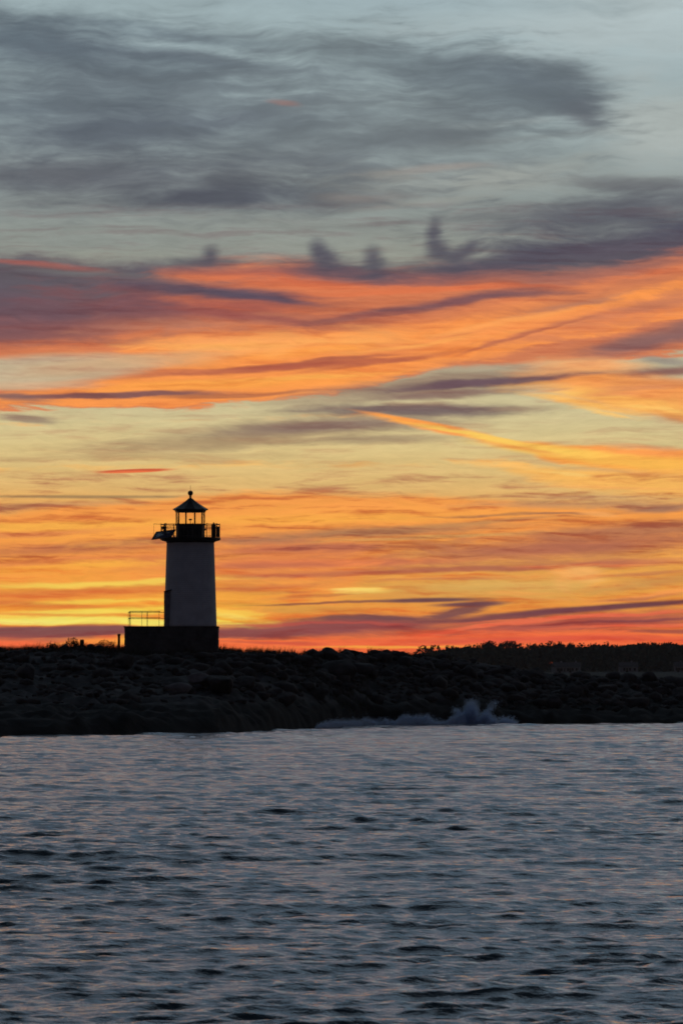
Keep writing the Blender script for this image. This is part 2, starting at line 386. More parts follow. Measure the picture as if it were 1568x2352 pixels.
blob(1370, 1335, 60, 6, 0, (255, 180, 84), .8, 1.0, .6, 'B')
blob(1500, 1340, 150, 14, -6, (206, 138, 78), .7, 1.1, .9)
blob(1530, 1365, 200, 7, -6, (255, 160, 84), .8, 1.0, .6)
blob(1250, 1375, 150, 5, 2, (246, 160, 78), .7, 1.0, .6)
blob(1460, 1374, 130, 5, -4, (196, 122, 78), .8, 1.0, .6)
blob(820, 1357, 80, 9, 0, (255, 196, 84), .98, 1.0, .8, 'C')
blob(640, 1340, 150, 7, -4, (250, 160, 74), .8, 1.0, .7)
blob(740, 1368, 170, 5, -3, (196, 116, 70), .8, 1.0, .6)
blob(620, 1362, 90, 5, 0, (180, 108, 76), .7, 1.0, .6)
for a_ in ((300, 1380, 460, 60, -2, (255, 196, 70), .5), (120, 1320, 330, 40, -2, (255, 166, 68), .7), (640, 1290, 330, 60, -2, (222, 122, 80), .6), (1250, 1260, 420, 46, -2, (176, 104, 84), .6),
           (820, 1180, 460, 26, -1, (255, 170, 78), .6), (300, 1220, 330, 30, -2, (255, 172, 76), .7), (1180, 1345, 330, 34, -2, (226, 172, 88), .75)):
    blob(*a_, 1.2, 2.6, 'W')
# yellow heart low on the left
blob(180, 1400, 560, 66, -1, (252, 166, 60), .92, 1.1, 1.0)
blob(240, 1340, 330, 8, -2, (255, 216, 92), .9, 1.0, .6)
blob(230, 1423, 400, 11, 1, (255, 232, 96), .95, 1.0, .8)
blob(330, 1398, 230, 10, -2, (255, 222, 80), .85, 1.0, 1.0)
blob(60, 1425, 220, 7, 1, (255, 238, 110), .9, 1.0, .6)
blob(140, 1360, 280, 11, -3, (226, 130, 64), .85, 1.0, .9)
blob(60, 1388, 190, 8, 2, (222, 122, 62), .8, 1.0, .8)
blob(250, 1412, 150, 4, -1, (240, 150, 60), .7, 1.0, .8)
blob(120, 1438, 240, 5, 0, (236, 128, 54), .8, 1.0, .7)
blob(620, 1388, 130, 6, 3, (230, 160, 66), .8, 1.0, .6)
blob(545, 1412, 120, 12, 9, (255, 192, 66), .95, .8, .6, 'C')
blob(520, 1422, 90, 5, 12, (255, 226, 90), .9, .8, .5)
blob(700, 1400, 160, 9, 1, (226, 160, 74), .85, 1.0, .6)
blob(760, 1386, 190, 3.5, -1, (140, 84, 72), .8, .9, .5)
blob(890, 1370, 130, 5, -2, (226, 158, 76), .7, .9, .5)
blob(820, 1357, 70, 8, 0, (255, 206, 92), .98, 1.1, .9, 'W')
blob(1335, 1318, 70, 18, 12, (252, 172, 92), .8, 1.1, 1.4, 'W')
for a_ in ((120, 1408, 260, 7, -1, (255, 226, 96), .9), (330, 1425, 260, 8, 1, (255, 236, 110), .9), (60, 1427, 160, 6, 0, (255, 240, 120), .9), (250, 1380, 200, 7, -2, (255, 214, 84), .8), (560, 1405, 130, 6, 6, (255, 206, 84), .8)):
    blob(*a_, 1.1, 1.6, 'W')
for a_ in ((90, 1372, 330, 12, -3, (232, 128, 62), .75), (330, 1352, 220, 8, -3, (238, 140, 66), .7), (220, 1394, 230, 5, -1, (236, 134, 58), .7), (60, 1410, 160, 4, 1, (236, 130, 56), .7),
           (200, 1286, 330, 10, -3, (226, 128, 78), .6), (60, 1225, 260, 8, -3, (222, 132, 84), .6), (620, 1300, 200, 8, -2, (196, 110, 80), .7), (600, 1350, 160, 8, -2, (214, 120, 72), .7),
           (1000, 1330, 200, 5, -2, (206, 120, 78), .6), (1480, 1320, 160, 6, -4, (196, 116, 80), .6)):
    blob(*a_, 1.15, 1.8, 'W')
# low violet bank
blob(90, 1452, 380, 16, -1, (128, 80, 84), .96, .6, .35)
blob(30, 1478, 320, 20, 0, (176, 86, 74), .85, 1.0, .6)
blob(700, 1442, 480, 24, -3, (140, 76, 80), .95, .9, .8)
blob(980, 1378, 150, 6, -1, (104, 72, 80), .95, .9, .4, raw=True)
blob(1080, 1387, 95, 6, -2, (104, 70, 80), .95, .9, .4, raw=True)
blob(1048, 1402, 80, 13, -12, (116, 74, 80), .9, .9, .7)
blob(840, 1418, 170, 6, -1, (116, 76, 80), .85, .9, .6)
blob(1300, 1434, 500, 26, -4, (172, 80, 76), .85, 1.0, .9)
blob(1400, 1394, 360, 8, -4, (110, 66, 74), .98, .9, .3, raw=True)
blob(1180, 1412, 230, 9, -4, (118, 68, 76), .9, .9, .5)
blob(1380, 1412, 330, 5, -3, (242, 112, 80), .8, 1.0, .5, 'C')
blob(1440, 1424, 250, 5, -3, (136, 70, 74), .85, 1.0, .5, 'C')
blob(1150, 1432, 300, 5, -6, (248, 118, 80), .8, 1.0, .5, 'C')
blob(700, 1430, 330, 3.5, 0, (196, 86, 74), .7, 1.0, .6, 'C')
blob(1520, 1450, 200, 7, -2, (150, 74, 70), .8, 1.0, .5, 'C')
blob(1480, 1436, 260, 5, -2, (248, 120, 80), .8, 1.0, .5, 'C')
band([(-200, 1480), (0, 1470), (150, 1478), (300, 1462), (620, 1466), (800, 1462), (1000, 1450), (1300, 1452), (1568, 1462), (1800, 1460)],
     [(-200, 1600), (1800, 1600)], (250, 114, 66), .85, 20, 10, 26, 'C')
blob(1250, 1470, 420, 9, 0, (226, 88, 66), .8, 1.0, .9, 'C')
blob(640, 1472, 120, 6, 2, (206, 80, 66), .7, 1.0, .6, 'C')
blob(900, 1484, 190, 4, 0, (255, 150, 60), .95, 1.0, .5, 'C')
blob(600, 1466, 190, 3, 0, (255, 120, 64), .8, 1.0, .5, 'C')
blob(230, 1476, 130, 8, -1, (255, 150, 66), .95, .9, .9, 'C')
blob(310, 1470, 50, 14, 0, (255, 186, 70), .9, 1.0, .5, 'C')
blob(40, 1482, 70, 8, 0, (252, 112, 66), .9, 1.0, .5, 'C')
for a_ in ((820, 1357, 80, 8, 0, (255, 218, 112), .95), (770, 1356, 30, 6, 0, (255, 222, 116), .9), (1335, 1312, 62, 16, 8, (253, 184, 104), .8), (1372, 1333, 46, 6, 0, (255, 190, 104), .8), (1300, 1340, 30, 20, 20, (250, 176, 96), .7),
           (1180, 1345, 260, 14, -1, (230, 180, 96), .7), (900, 1483, 240, 3.5, 0, (255, 168, 70), .9), (1190, 1364, 90, 5, 0, (246, 168, 84), .7), (560, 1414, 90, 6, 8, (255, 224, 104), .85)):
    blob(*a_, 1.15, 1.8, 'W')
# little dark tufts standing on the shelf, rooted in it
for (x, y, a, b, t) in ((484, 586, 24, 26, -6), (470, 604, 90, 18, 0), (731, 576, 26, 36, -8), (752, 592, 34, 30, 30), (748, 620, 100, 22, 0), (856, 590, 28, 32, 10),
                        (862, 618, 40, 26, 0), (850, 634, 110, 18, 0), (996, 534, 20, 40, 8), (1006, 572, 32, 36, -20), (1048, 592, 46, 30, -8), (1080, 568, 40, 22, -32),
                        (1030, 618, 130, 22, -3), (1180, 606, 170, 26, -5)):
    blob(x, y, a * 1.05, b * 1.0, t, (78, 79, 94), .82, 1.2, 1.1, 'W', raw=True)

# fine streak texture over everything low
lum = g.m('ADD', g.m('MULTIPLY_ADD', nA, 0.26, 1.0), g.m('ADD', g.m('MULTIPLY', nW, 0.30), g.m('MULTIPLY', nF, 0.16)))
lumU = g.m('ADD', g.m('MULTIPLY_ADD', nU, .55, .97), g.m('MULTIPLY', nW, 0.20))
veil = g.mapr(g.m('MULTIPLY_ADD', nW, .5, g.noise(g.mapping(P, sc=(1 / 300, 1 / 20, 1), loc=(6, 3, 1), rot=(0, 0, -0.07)), detail=6, rough=.66)), .46, .70)
VT = {1: [(236, 222, 226)], 2: [(206, 172, 190)], 3: [(238, 200, 204)]}
# dimming away from the west
zen = g.mapr(el, 0.36, 1.0, 1.0, 0.14)
azf = g.m('POWER', 2.71828, g.m('MULTIPLY', g.m('MULTIPLY', az, az), -1.0 / (2 * 0.62 ** 2)))
azf = g.m('MULTIPLY_ADD', azf, 0.985, 0.015)
fall = g.m('MAXIMUM', g.m('MULTIPLY', zen, azf), 0.12)
tint = g.mix(g.mapr(azf, 0.02, 0.5), lin((224, 217, 244)), (1, 1, 1, 1))
ns = g.n('ShaderNodeTexSky', sky_type='NISHITA', sun_disc=False)
ns.sun_elevation = SUN_EL; ns.sun_rotation = SUN_AZ
nish = g.v('SCALE', ns.outputs[0], scale=0.004)
def background(c):
    bg = g.n('ShaderNodeBackground')
    g.put(bg.inputs[0], g.v('ADD', g.v('MULTIPLY', g.v('SCALE', c, scale=fall), tint), nish))
    bg.inputs[1].default_value = 1.0
    return bg.outputs[0]
def mixs(f, a, b):
    nd = g.n('ShaderNodeMixShader'); g.put(nd.inputs[0], f); nt.links.new(a, nd.inputs[1]); nt.links.new(b, nd.inputs[2])
    return nd.outputs[0]
# high sky above the picture: grey cloud sheets over cold blue
hp = g.v('SCALE', g.mapping(dirv, sc=(1, 1, 3.0)), scale=1.0)
hn = g.noise(hp, scale=4.5, detail=5, rough=0.6)
hn2 = g.noise(hp, scale=11.0, detail=4, rough=0.6)
hcol = g.mix(g.mapr(hn, .38, .62), lin((158, 192, 214)), lin((108, 132, 156)))
warm = g.mix(g.mapr(hn, .40, .60), lin((240, 184, 142)), lin((166, 152, 156)))
hcol = g.mix(g.mapr(el, 0.15, 0.30), warm, hcol)
hcol = g.mix(g.mapr(hn2, .5, .68, 0, .6), hcol, lin((190, 152, 132)))
hcol = g.mix(g.mapr(el, 0.10, 0.145), g.v('SCALE', base, scale=lum), hcol)
res = background(hcol)
# the picture's part of the sky, in four zones one above the other
EDGES = [-900, 470, 1090, 1300, 1700]
zones = []
for k in range(4):
    cur[0] = base
    for lo, hi, fn, a_, k_ in FEAT:
        if hi > EDGES[k] - 20 and lo < EDGES[k + 1] + 20: fn(*a_, **k_)
    low = cur[0]
    if k == 0: low = g.v('SCALE', low, scale=lumU)
    else:
        low = g.v('MULTIPLY', low, g.mix(veil, (1, 1, 1, 1), lin(VT[k][0])))
        low = g.v('SCALE', low, scale=lum)
    zones.append(background(low))
zs = zones[3]
for k in (2, 1, 0):
    zs = mixs(g.mapr(D0, EDGES[k + 1] - 15, EDGES[k + 1] + 15), zones[k], zs)
away = g.m('MAXIMUM', g.mapr(el, 0.115, 0.145), g.mapr(g.m('ABSOLUTE', az), 0.13, 0.2))
res = mixs(away, zs, res)
wo = g.n('ShaderNodeOutputWorld'); nt.links.new(res, wo.inputs[0])
W.cycles.sampling_method = 'MANUAL'; W.cycles.sample_map_resolution = 512

sun_d = bpy.data.lights.new('sun', 'SUN'); sun = bpy.data.objects.new('sun', sun_d); COL.objects.link(sun)
sun_d.energy = 0.05; sun_d.angle = math.radians(0.5); sun_d.color = (1, .45, .2)
sun.rotation_euler = (PI / 2 - SUN_EL, 0, PI - SUN_AZ)      # just set: below the horizon, as in the sky

HAZE = 3.5e-5
# ------------------------------------------------------------------ materials
def mat(name, c, rough=0.85, var=0.25, scale=3.0, bump=0.0, c2=None, metal=0.0, spec=0.3, wet=None):
    m = bpy.data.materials.new(name); m.use_nodes = True; t = m.node_tree; q = G(t)
    p = t.nodes['Principled BSDF']
    co = q.n('ShaderNodeTexCoord').outputs['Object']
    nz = q.noise(co, scale, 5, 0.6)
    a = tuple(v * (1 - var) for v in c) + (1,); b = tuple(min(1, v * (1 + var)) for v in (c2 or c)) + (1,)
    col = q.mix(q.mapr(nz, .3, .7), a, b)
    if wet:      # dark tidal band of weed and wet rock below a height
        pos = q.sep(q.n('ShaderNodeNewGeometry').outputs['Position'])
        wn = q.m('MULTIPLY_ADD', q.noise(co, 0.35, 4), 1.6, -0.8)
        col = q.mix(q.mapr(q.m('ADD', pos[2], wn), wet[0] - .3, wet[0] + .3, 1, 0), col, (*wet[1], 1))
    q.put(p.inputs['Base Color'], col); p.inputs['Roughness'].default_value = rough
    p.inputs['Metallic'].default_value = metal; p.inputs['Specular IOR Level'].default_value = spec
    if bump:
        bn = q.n('ShaderNodeBump'); bn.inputs['Strength'].default_value = 1; bn.inputs['Distance'].default_value = bump
        q.put(bn.inputs['Height'], q.noise(co, scale * 3, 6, .65)); t.links.new(bn.outputs[0], p.inputs['Normal'])
    return m
M = dict(
    white=mat('weathered_white_paint', (.62, .62, .62), .8, .1, 1.2, .01),
    granite=mat('granite_blocks', (.10, .095, .09), .9, .3, 1.5, .03),
    iron=mat('black_iron', (.012, .012, .013), .5, .2, 4),
    roofm=mat('lantern_roof_metal', (.018, .018, .02), .45, .2, 3),
    annex=mat('chimney_and_annex_shade', (.26, .24, .25), .9, .25, 4),  # annex wall's unlit look put into its base colour; chimneys share it
    rail=mat('galvanised_rail', (.09, .085, .08), .5, .2, 5, metal=.3),
    panel=mat('photovoltaic_glass', (.05, .06, .12), .25, .15, 6, spec=.5),
    timber=mat('weathered_timber', (.05, .04, .032), .9, .3, 6, .01),
    rock=mat('shore_rock', (.036, .033, .031), .95, .5, .45, .12, c2=(.06, .057, .054), wet=(1.9, (.006, .0055, .005))),
    boulder=mat('boulder_stone', (.062, .055, .050), .95, .35, 1.3, .05, wet=(1.2, (.01, .009, .008))),
    pale=mat('pale_boulder_stone', (.20, .185, .175), .95, .2, 1.3, .05),
    foam=None,
    grass=mat('dry_grass', (.05, .045, .025), .95, .4, 2),
    shrub=mat('shrub_leaves', (.03, .035, .015), .9, .4, 2),
    leaf=mat('far_leaves', (.045, .055, .03), .9, .4, .3),
    bark=mat('bark', (.04, .03, .025), .95, .3, 2),
    soil=mat('far_ground', (.05, .055, .04), .95, .3, .05),
    hwall=mat('pale_clapboard', (.22, .22, .24), .8, .08, 1),
    hroof=mat('shingle', (.10, .09, .09), .9, .3, 2),
    pane=mat('dark_pane', (.02, .02, .025), .2, .1, 2, spec=.5),
)
mf = bpy.data.materials.new('foam'); mf.use_nodes = True; q = G(mf.node_tree); mf.node_tree.nodes.clear()
a = q.n('ShaderNodeBsdfDiffuse'); a.inputs[0].default_value = (.88, .9, .94, 1)
b = q.n('ShaderNodeBsdfTranslucent'); b.inputs[0].default_value = (.66, .80, .98, 1)
fm = q.n('ShaderNodeMixShader'); fo = q.n('ShaderNodeOutputMaterial')
fn = q.noise(q.n('ShaderNodeTexCoord').outputs['Object'], 3.0, 3); q.put(fm.inputs[0], q.mapr(fn, .3, .7, .5, .8))
mf.node_tree.links.new(a.outputs[0], fm.inputs[1]); mf.node_tree.links.new(b.outputs[0], fm.inputs[2]); mf.node_tree.links.new(fm.outputs[0], fo.inputs[0])
M['foam'] = mf
gl = bpy.data.materials.new('lantern_glass'); gl.use_nodes = True; q = G(gl.node_tree); gl.node_tree.nodes.clear()
a = q.n('ShaderNodeBsdfTransparent'); a.inputs[0].default_value = (.98, .96, .93, 1)
b = q.n('ShaderNodeBsdfGlossy'); b.inputs[0].default_value = (.8, .8, .8, 1); b.inputs['Roughness'].default_value = .03
fr = q.n('ShaderNodeFresnel'); fr.inputs[0].default_value = 1.45
dn = q.noise(q.n('ShaderNodeTexCoord').outputs['Object'], 2.5, 4)
fm = q.n('ShaderNodeMixShader'); fo = q.n('ShaderNodeOutputMaterial')
q.put(fm.inputs[0], q.m('MULTIPLY', fr.outputs[0], q.mapr(dn, .3, .7, .5, .9)))
gl.node_tree.links.new(a.outputs[0], fm.inputs[1]); gl.node_tree.links.new(b.outputs[0], fm.inputs[2]); gl.node_tree.links.new(fm.outputs[0], fo.inputs[0])
M['glass'] = gl

# ------------------------------------------------------------------ object helpers
def tag(o, label=None, cat=None, group=None, kind=None):
    if label: o['label'] = label
    if cat: o['category'] = cat
    if group: o['group'] = group
    if kind: o['kind'] = kind
    return o
def empty(name, loc, rz=0.0):
    o = bpy.data.objects.new(name, None); COL.objects.link(o); o.location = loc; o.rotation_euler = (0, 0, rz); return o
def link(name, me, m, parent=None, loc=(0, 0, 0), rot=(0, 0, 0), smooth=False):
    if m and not me.materials: me.materials.append(m)
    if smooth: me.polygons.foreach_set('use_smooth', [True] * len(me.polygons))
    o = bpy.data.objects.new(name, me); COL.objects.link(o); o.location = loc; o.rotation_euler = rot
    if parent: o.parent = parent
    return o
def from_np(name, V, Fq):
    V = np.asarray(V, np.float32); Fq = np.asarray(Fq, np.int32)
    me = bpy.data.meshes.new(name); n = Fq.shape[1]
    me.vertices.add(len(V)); me.vertices.foreach_set('co', V.ravel())
    me.loops.add(Fq.size); me.loops.foreach_set('vertex_index', Fq.ravel())
    me.polygons.add(len(Fq)); me.polygons.foreach_set('loop_start', np.arange(0, Fq.size, n, dtype=np.int32))
    me.update(calc_edges=True); return me
class MB:
    def __init__(s): s.bm = bmesh.new()
    def box(s, c, d, rot=None, bevel=0.0):
        r = bmesh.ops.create_cube(s.bm, size=1.0); vs = r['verts']
        bmesh.ops.scale(s.bm, vec=d, verts=vs)
        if bevel:
            es = list({e for v in vs for e in v.link_edges})
            r = bmesh.ops.bevel(s.bm, geom=es, offset=bevel, segments=1, affect='EDGES'); vs = list({v for f in r['faces'] for v in f.verts} | {v for v in vs if v.is_valid})
        if rot is not None: bmesh.ops.transform(s.bm, matrix=rot, verts=vs)
        bmesh.ops.translate(s.bm, vec=c, verts=vs); return s
    def cone(s, z0, z1, r0, r1, n=32, c=(0, 0), cap=True, off=0.0):
        r = bmesh.ops.create_cone(s.bm, cap_ends=cap, segments=n, radius1=max(r0, 1e-4), radius2=max(r1, 1e-4), depth=z1 - z0)
        if off: bmesh.ops.rotate(s.bm, matrix=Matrix.Rotation(off, 3, 'Z'), verts=r['verts'])
        bmesh.ops.translate(s.bm, vec=(c[0], c[1], (z0 + z1) / 2), verts=r['verts']); return s
    def tube(s, p, q, r, n=6):
        p = Vector(p); q = Vector(q); d = q - p
        k = bmesh.ops.create_cone(s.bm, cap_ends=True, segments=n, radius1=r, radius2=r, depth=d.length)
        mt = Matrix.Translation((p + q) / 2) @ d.to_track_quat('Z', 'Y').to_matrix().to_4x4()
        bmesh.ops.transform(s.bm, matrix=mt, verts=k['verts']); return s
    def lathe(s, prof, n=32, c=(0, 0)):
        rings = []
        for r, z in prof:
            rings.append([s.bm.verts.new((c[0] + r * math.cos(2 * PI * k / n), c[1] + r * math.sin(2 * PI * k / n), z)) for k in range(n)])
        for a, b in zip(rings, rings[1:]):
            for k in range(n): s.bm.faces.new((a[k], a[(k + 1) % n], b[(k + 1) % n], b[k]))
        s.bm.faces.new(rings[0][::-1]); s.bm.faces.new(rings[-1]); return s
    def ball(s, c, r, n=2):
        k = bmesh.ops.create_icosphere(s.bm, subdivisions=n, radius=r); bmesh.ops.translate(s.bm, vec=c, verts=k['verts']); return s
    def mesh(s, name):
        bmesh.ops.recalc_face_normals(s.bm, faces=s.bm.faces[:])
        me = bpy.data.meshes.new(name); s.bm.to_mesh(me); s.bm.free(); return me
    def build(s, name, m, parent=None, loc=(0, 0, 0), rot=(0, 0, 0), smooth=False):
        return link(name, s.mesh(name), m, parent, loc, rot, smooth)

# ------------------------------------------------------------------ value noise (numpy)
_rs = np.random.RandomState(11); _T = _rs.rand(256, 256).astype(np.float32)
def vnoise(x, y):
    xi = np.floor(x).astype(int); yi = np.floor(y).astype(int); fx = x - xi; fy = y - yi
    fx = fx * fx * (3 - 2 * fx); fy = fy * fy * (3 - 2 * fy)
    a = _T[xi & 255, yi & 255]; b = _T[(xi + 1) & 255, yi & 255]; c = _T[xi & 255, (yi + 1) & 255]; d = _T[(xi + 1) & 255, (yi + 1) & 255]
    return (a + (b - a) * fx) * (1 - fy) + (c + (d - c) * fx) * fy
def fbm(x, y, o=4):
    r = 0; a = 1; t = 0
    for i in range(o): r = r + a * vnoise(x * 2 ** i + 17 * i, y * 2 ** i + 31 * i); t += a; a *= .5
    return r / t
def sm(a, b, v): t = np.clip((v - a) / (b - a), 0, 1); return t * t * (3 - 2 * t)

# ------------------------------------------------------------------ island terrain
SHX = [-90, -21.2, -14.7, -8.1, -2.6, 2.2, 10.5, 27, 95]
SHY = [338, 353, 360, 373, 402, 424, 434, 449, 478]
RX = [-90, -5, 0, 8, 16, 27, 95]
RY = [421, 421, 438, 454, 466, 480, 505]
RB = [-1900, -300, 0, 100, 180, 250, 300, 500, 560, 690, 760, 850, 930, 1000, 1100, 1213, 1320, 1568, 2300, 3300]
RD = [1506, 1498, 1495, 1494, 1490, 1493, 1492, 1493, 1498, 1504, 1501, 1500, 1506, 1509, 1522, 1541, 1555, 1556, 1560, 1566]
def ground(x, y):
    x = np.asarray(x, float); y = np.asarray(y, float)
    sh = np.interp(x, SHX, SHY) + (fbm(x * .35, y * 0 + 3) - .5) * 5 + (fbm(x * 1.3, y * 0.3 + 3) - .5) * 1.5
    rd = np.interp(x, RX, RY)
    R = hz(np.interp(784 + x / rd * F, RB, RD), rd)
    t = (y - sh) / (rd - sh)
    front = R * (0.86 * np.clip(t, 0, 1) ** .95 + .14 * sm(0, .05, t))
    h = np.where(t < 0, -1.2 + 1.2 * sm(-.25, 0, t) - .3, front)
    back = sm(5, 48, y - rd)
    h = h * (1 - back) - 1.5 * back
    rough = sm(.0, .07, t) * (1 - .75 * sm(.85, .98, t))
    n = (fbm(x * .22, y * .16) - .5) * 1.3 + (np.abs(fbm(x * .7 + 5, y * .5) - .5)) * -.9 + .15 + (vnoise(x * 2.1, y * 1.6) - .5) * .5
    ter = np.floor((h + n) / .45) * .45
    h2 = h + n * rough
    h2 = h2 * (1 - .35 * rough) + ter * .35 * rough
    h2 = h2 + (vnoise(x * 3.3, y * 3) - .5) * .16 * sm(0, .1, t)
    return np.where(t > -.02, np.minimum(h2, R + .05), h2)
xs = np.arange(-90, 95.1, .45); ys = np.concatenate([np.arange(330, 500, .5), np.arange(500, 560, 2)])
gx, gy = np.meshgrid(xs, ys); gz = ground(gx, gy)
def grid_faces(nr, nc):
    i = np.arange(nr * nc).reshape(nr, nc)
    return np.stack([i[:-1, :-1], i[:-1, 1:], i[1:, 1:], i[1:, :-1]], -1).reshape(-1, 4)
isl = link('island_ground', from_np('island_ground', np.stack([gx, gy, gz], -1).reshape(-1, 3), grid_faces(*gx.shape)), M['rock'])
tag(isl, kind='structure')

# ------------------------------------------------------------------ water
def build_sea():
    r1 = 58 * np.exp(np.arange(0, math.log(470 / 58), .0010)); r0 = 3 * np.exp(np.arange(0, math.log(58 / 3), .02)); r2 = 470 * np.exp(np.arange(.0010, math.log(28000 / 470), .06))
    r = np.concatenate([r0[:-1], r1, r2]); dr = np.gradient(r)
    fa = np.arange(-.09, .0901, .0008); g1 = .09 + np.cumsum(.0008 * 1.09 ** np.arange(1, 75)); g1 = g1[g1 < 2.9]
    th = np.concatenate([-g1[::-1], fa, g1]); dt = np.gradient(th)
    Rr, Th = np.meshgrid(r.astype(np.float32), th.astype(np.float32), indexing='ij')
    X = Rr * np.sin(Th); Y = Rr * np.cos(Th)
    DR = np.broadcast_to(dr[:, None].astype(np.float32), X.shape); DS = np.maximum(DR, Rr * dt[None, :].astype(np.float32))
    shn = np.interp(X, SHX, SHY)
    dist = shn - Y
    Z = np.zeros_like(X); DX = np.zeros_like(X); DY = np.zeros_like(X)
    rs = np.random.RandomState(5); N = 260
    lam = np.exp(rs.uniform(math.log(.23), math.log(9), N))
    ang = np.where(rs.rand(N) < .90, rs.normal(math.radians(-80), math.radians(21), N), rs.uniform(-PI, PI, N))
    big = lam > 4; ang[big] = rs.normal(math.radians(-77), math.radians(11), big.sum())
    sl = np.interp(np.log(lam), np.log([.23, .35, .6, 1.2, 2.5, 5, 9]), [1.3, 1.55, 1.5, .85, .48, .5, .46])
    sl *= WAVE_SLOPE / math.sqrt((sl ** 2).sum() / 2)
    gust = (.6 + .8 * fbm(X / 6, Y / 20, 3)).astype(np.float32)
    for L, A, s_ in zip(lam, ang, sl):
        k = 2 * PI / L; am = s_ / k; kx = k * math.cos(A); ky = k * math.sin(A)
        ph = (kx * X + ky * Y + rs.uniform(0, 2 * PI)).astype(np.float32)
        w = np.clip(L / (1.2 * DR) - 1.0, 0, 1) * am
        if L > 4: w = np.clip(L / (2.0 * DS) - 1.0, 0, 1) * am
        w = w * (gust if L < 3 else 1)
        sn = np.sin(ph); Z += w * sn; cs = np.cos(ph) * w
        DX += cs * math.cos(A) * 1.0; DY += cs * math.sin(A) * 1.0
    V = np.stack([X + DX, Y + DY, Z], -1).reshape(-1, 3)
    return from_np('sea_water', V, grid_faces(*X.shape)[:, ::-1])
WAVE_SLOPE = 0.205
mw = bpy.data.materials.new('sea_water'); mw.use_nodes = True; q = G(mw.node_tree); p = mw.node_tree.nodes['Principled BSDF']
p.inputs['Base Color'].default_value = (.008, .024, .042, 1); p.inputs['IOR'].default_value = 1.333
p.inputs['Roughness'].default_value = .07; p.inputs['Specular IOR Level'].default_value = .5
pos = q.n('ShaderNodeNewGeometry').outputs['Position']
n1 = q.noise(q.mapping(pos, sc=(1, 1.5, 0)), 4.5, 3, .6); n2 = q.noise(q.mapping(pos, sc=(1, 1.6, 0), rot=(0, 0, .3)), 1.3, 3, .55)
bn = q.n('ShaderNodeBump'); bn.inputs['Strength'].default_value = 1.0; bn.inputs['Distance'].default_value = 1.0
q.put(bn.inputs['Height'], q.m('ADD', q.m('MULTIPLY', n1, .030), q.m('MULTIPLY', n2, .035)))
mw.node_tree.links.new(bn.outputs[0], p.inputs['Normal'])
sea = link('sea_water', build_sea(), mw, smooth=True); tag(sea, kind='structure')

# ------------------------------------------------------------------ lighthouse
LX, LY = at(437.5, 421.0), 421.0
def zx(v): return (v - 890) / 154.07          # measured offsets -> metres from the tower axis
def zz(v): return 18.62 - v / 154.07
L = empty('lighthouse', (LX, LY, 5.3))
tag(L, 'round white tower lighthouse with black lantern on a dark stone platform on the rocky shore', 'lighthouse')
def zl(v): return zz(v) - 5.3
def off(z): return z - 5.3
# stone platform, courses of rough blocks
def platform():
    b = MB(); rs = random.Random(3); z0 = -1.6; z1 = zl(1738)
    xs0, xs1 = zx(152), zx(1208); y0, y1 = -2.35, 2.35
    b.box(((xs0 + xs1) / 2, 0, (z0 + z1) / 2), (xs1 - xs0 - .10, y1 - y0 - .10, z1 - z0 - .06))
    z = z0; c = 0
    while z < z1 - .1:
        h = .46 if z + .46 < z1 - .1 else z1 - z
        x = xs0 - .5 * (c % 2) * .8
        while x < xs1:
            w = rs.uniform(.8, 1.25); a = max(x, xs0); e = min(x + w, xs1)
            if e - a > .12:
                for yy in (y0 + .12, y1 - .12): b.box(((a + e) / 2, yy, z + h / 2), (e - a - .02, .24 + rs.uniform(0, .03), h - .02), bevel=.025)
            x += w
        for xx in (xs0 + .12, xs1 - .12):
            y = y0 + .26
            while y < y1 - .26:
                w = min(rs.uniform(.8, 1.2), y1 - .26 - y)
                if w > .1: b.box((xx, y + w / 2, z + h / 2), (.24 + rs.uniform(0, .03), w - .02, h - .02), bevel=.025)
                y += w
        z += h; c += 1
    return b
platform().build('foundation', M['granite'], L)
MB().box(((zx(152) + zx(1208)) / 2, 0, zl(1738) + .02), (zx(1208) - zx(152) + .1, 4.8, .10), bevel=.02).build('platform_cap', M['granite'], L)
# tower wall with slight brick courses
tw = MB(); zb, zt = zl(1738) + .07, zl(752)
prof = []
nC_ = 44
for k in range(nC_):
    a = k / nC_; z = zb + (zt - zb) * a; r = 1.955 + (1.75 - 1.955) * a
    prof += [(r, z), (r, z + (zt - zb) / nC_ - .012), (r - .006, z + (zt - zb) / nC_ - .006)]
prof += [(1.75, zt)]
tower = tw.lathe(prof, 72).build('tower_wall', M['white'], L, smooth=True)
for (a, z) in ((-1.2, zl(1180)), (1.5, zl(950))):
    pass
# corbel under the gallery and the deck itself
MB().lathe([(1.74, zl(775)), (1.80, zl(770)), (1.83, zl(762)), (1.95, zl(757)), (2.12, zl(750)), (2.12, zl(744))], 48).build('corbel', M['iron'], L)
deck = MB().lathe([(2.12, zl(744)), (2.22, zl(744)), (2.24, zl(738)), (2.24, zl(718)), (2.2, zl(716))], 48).build('gallery_deck', M['iron'], L)
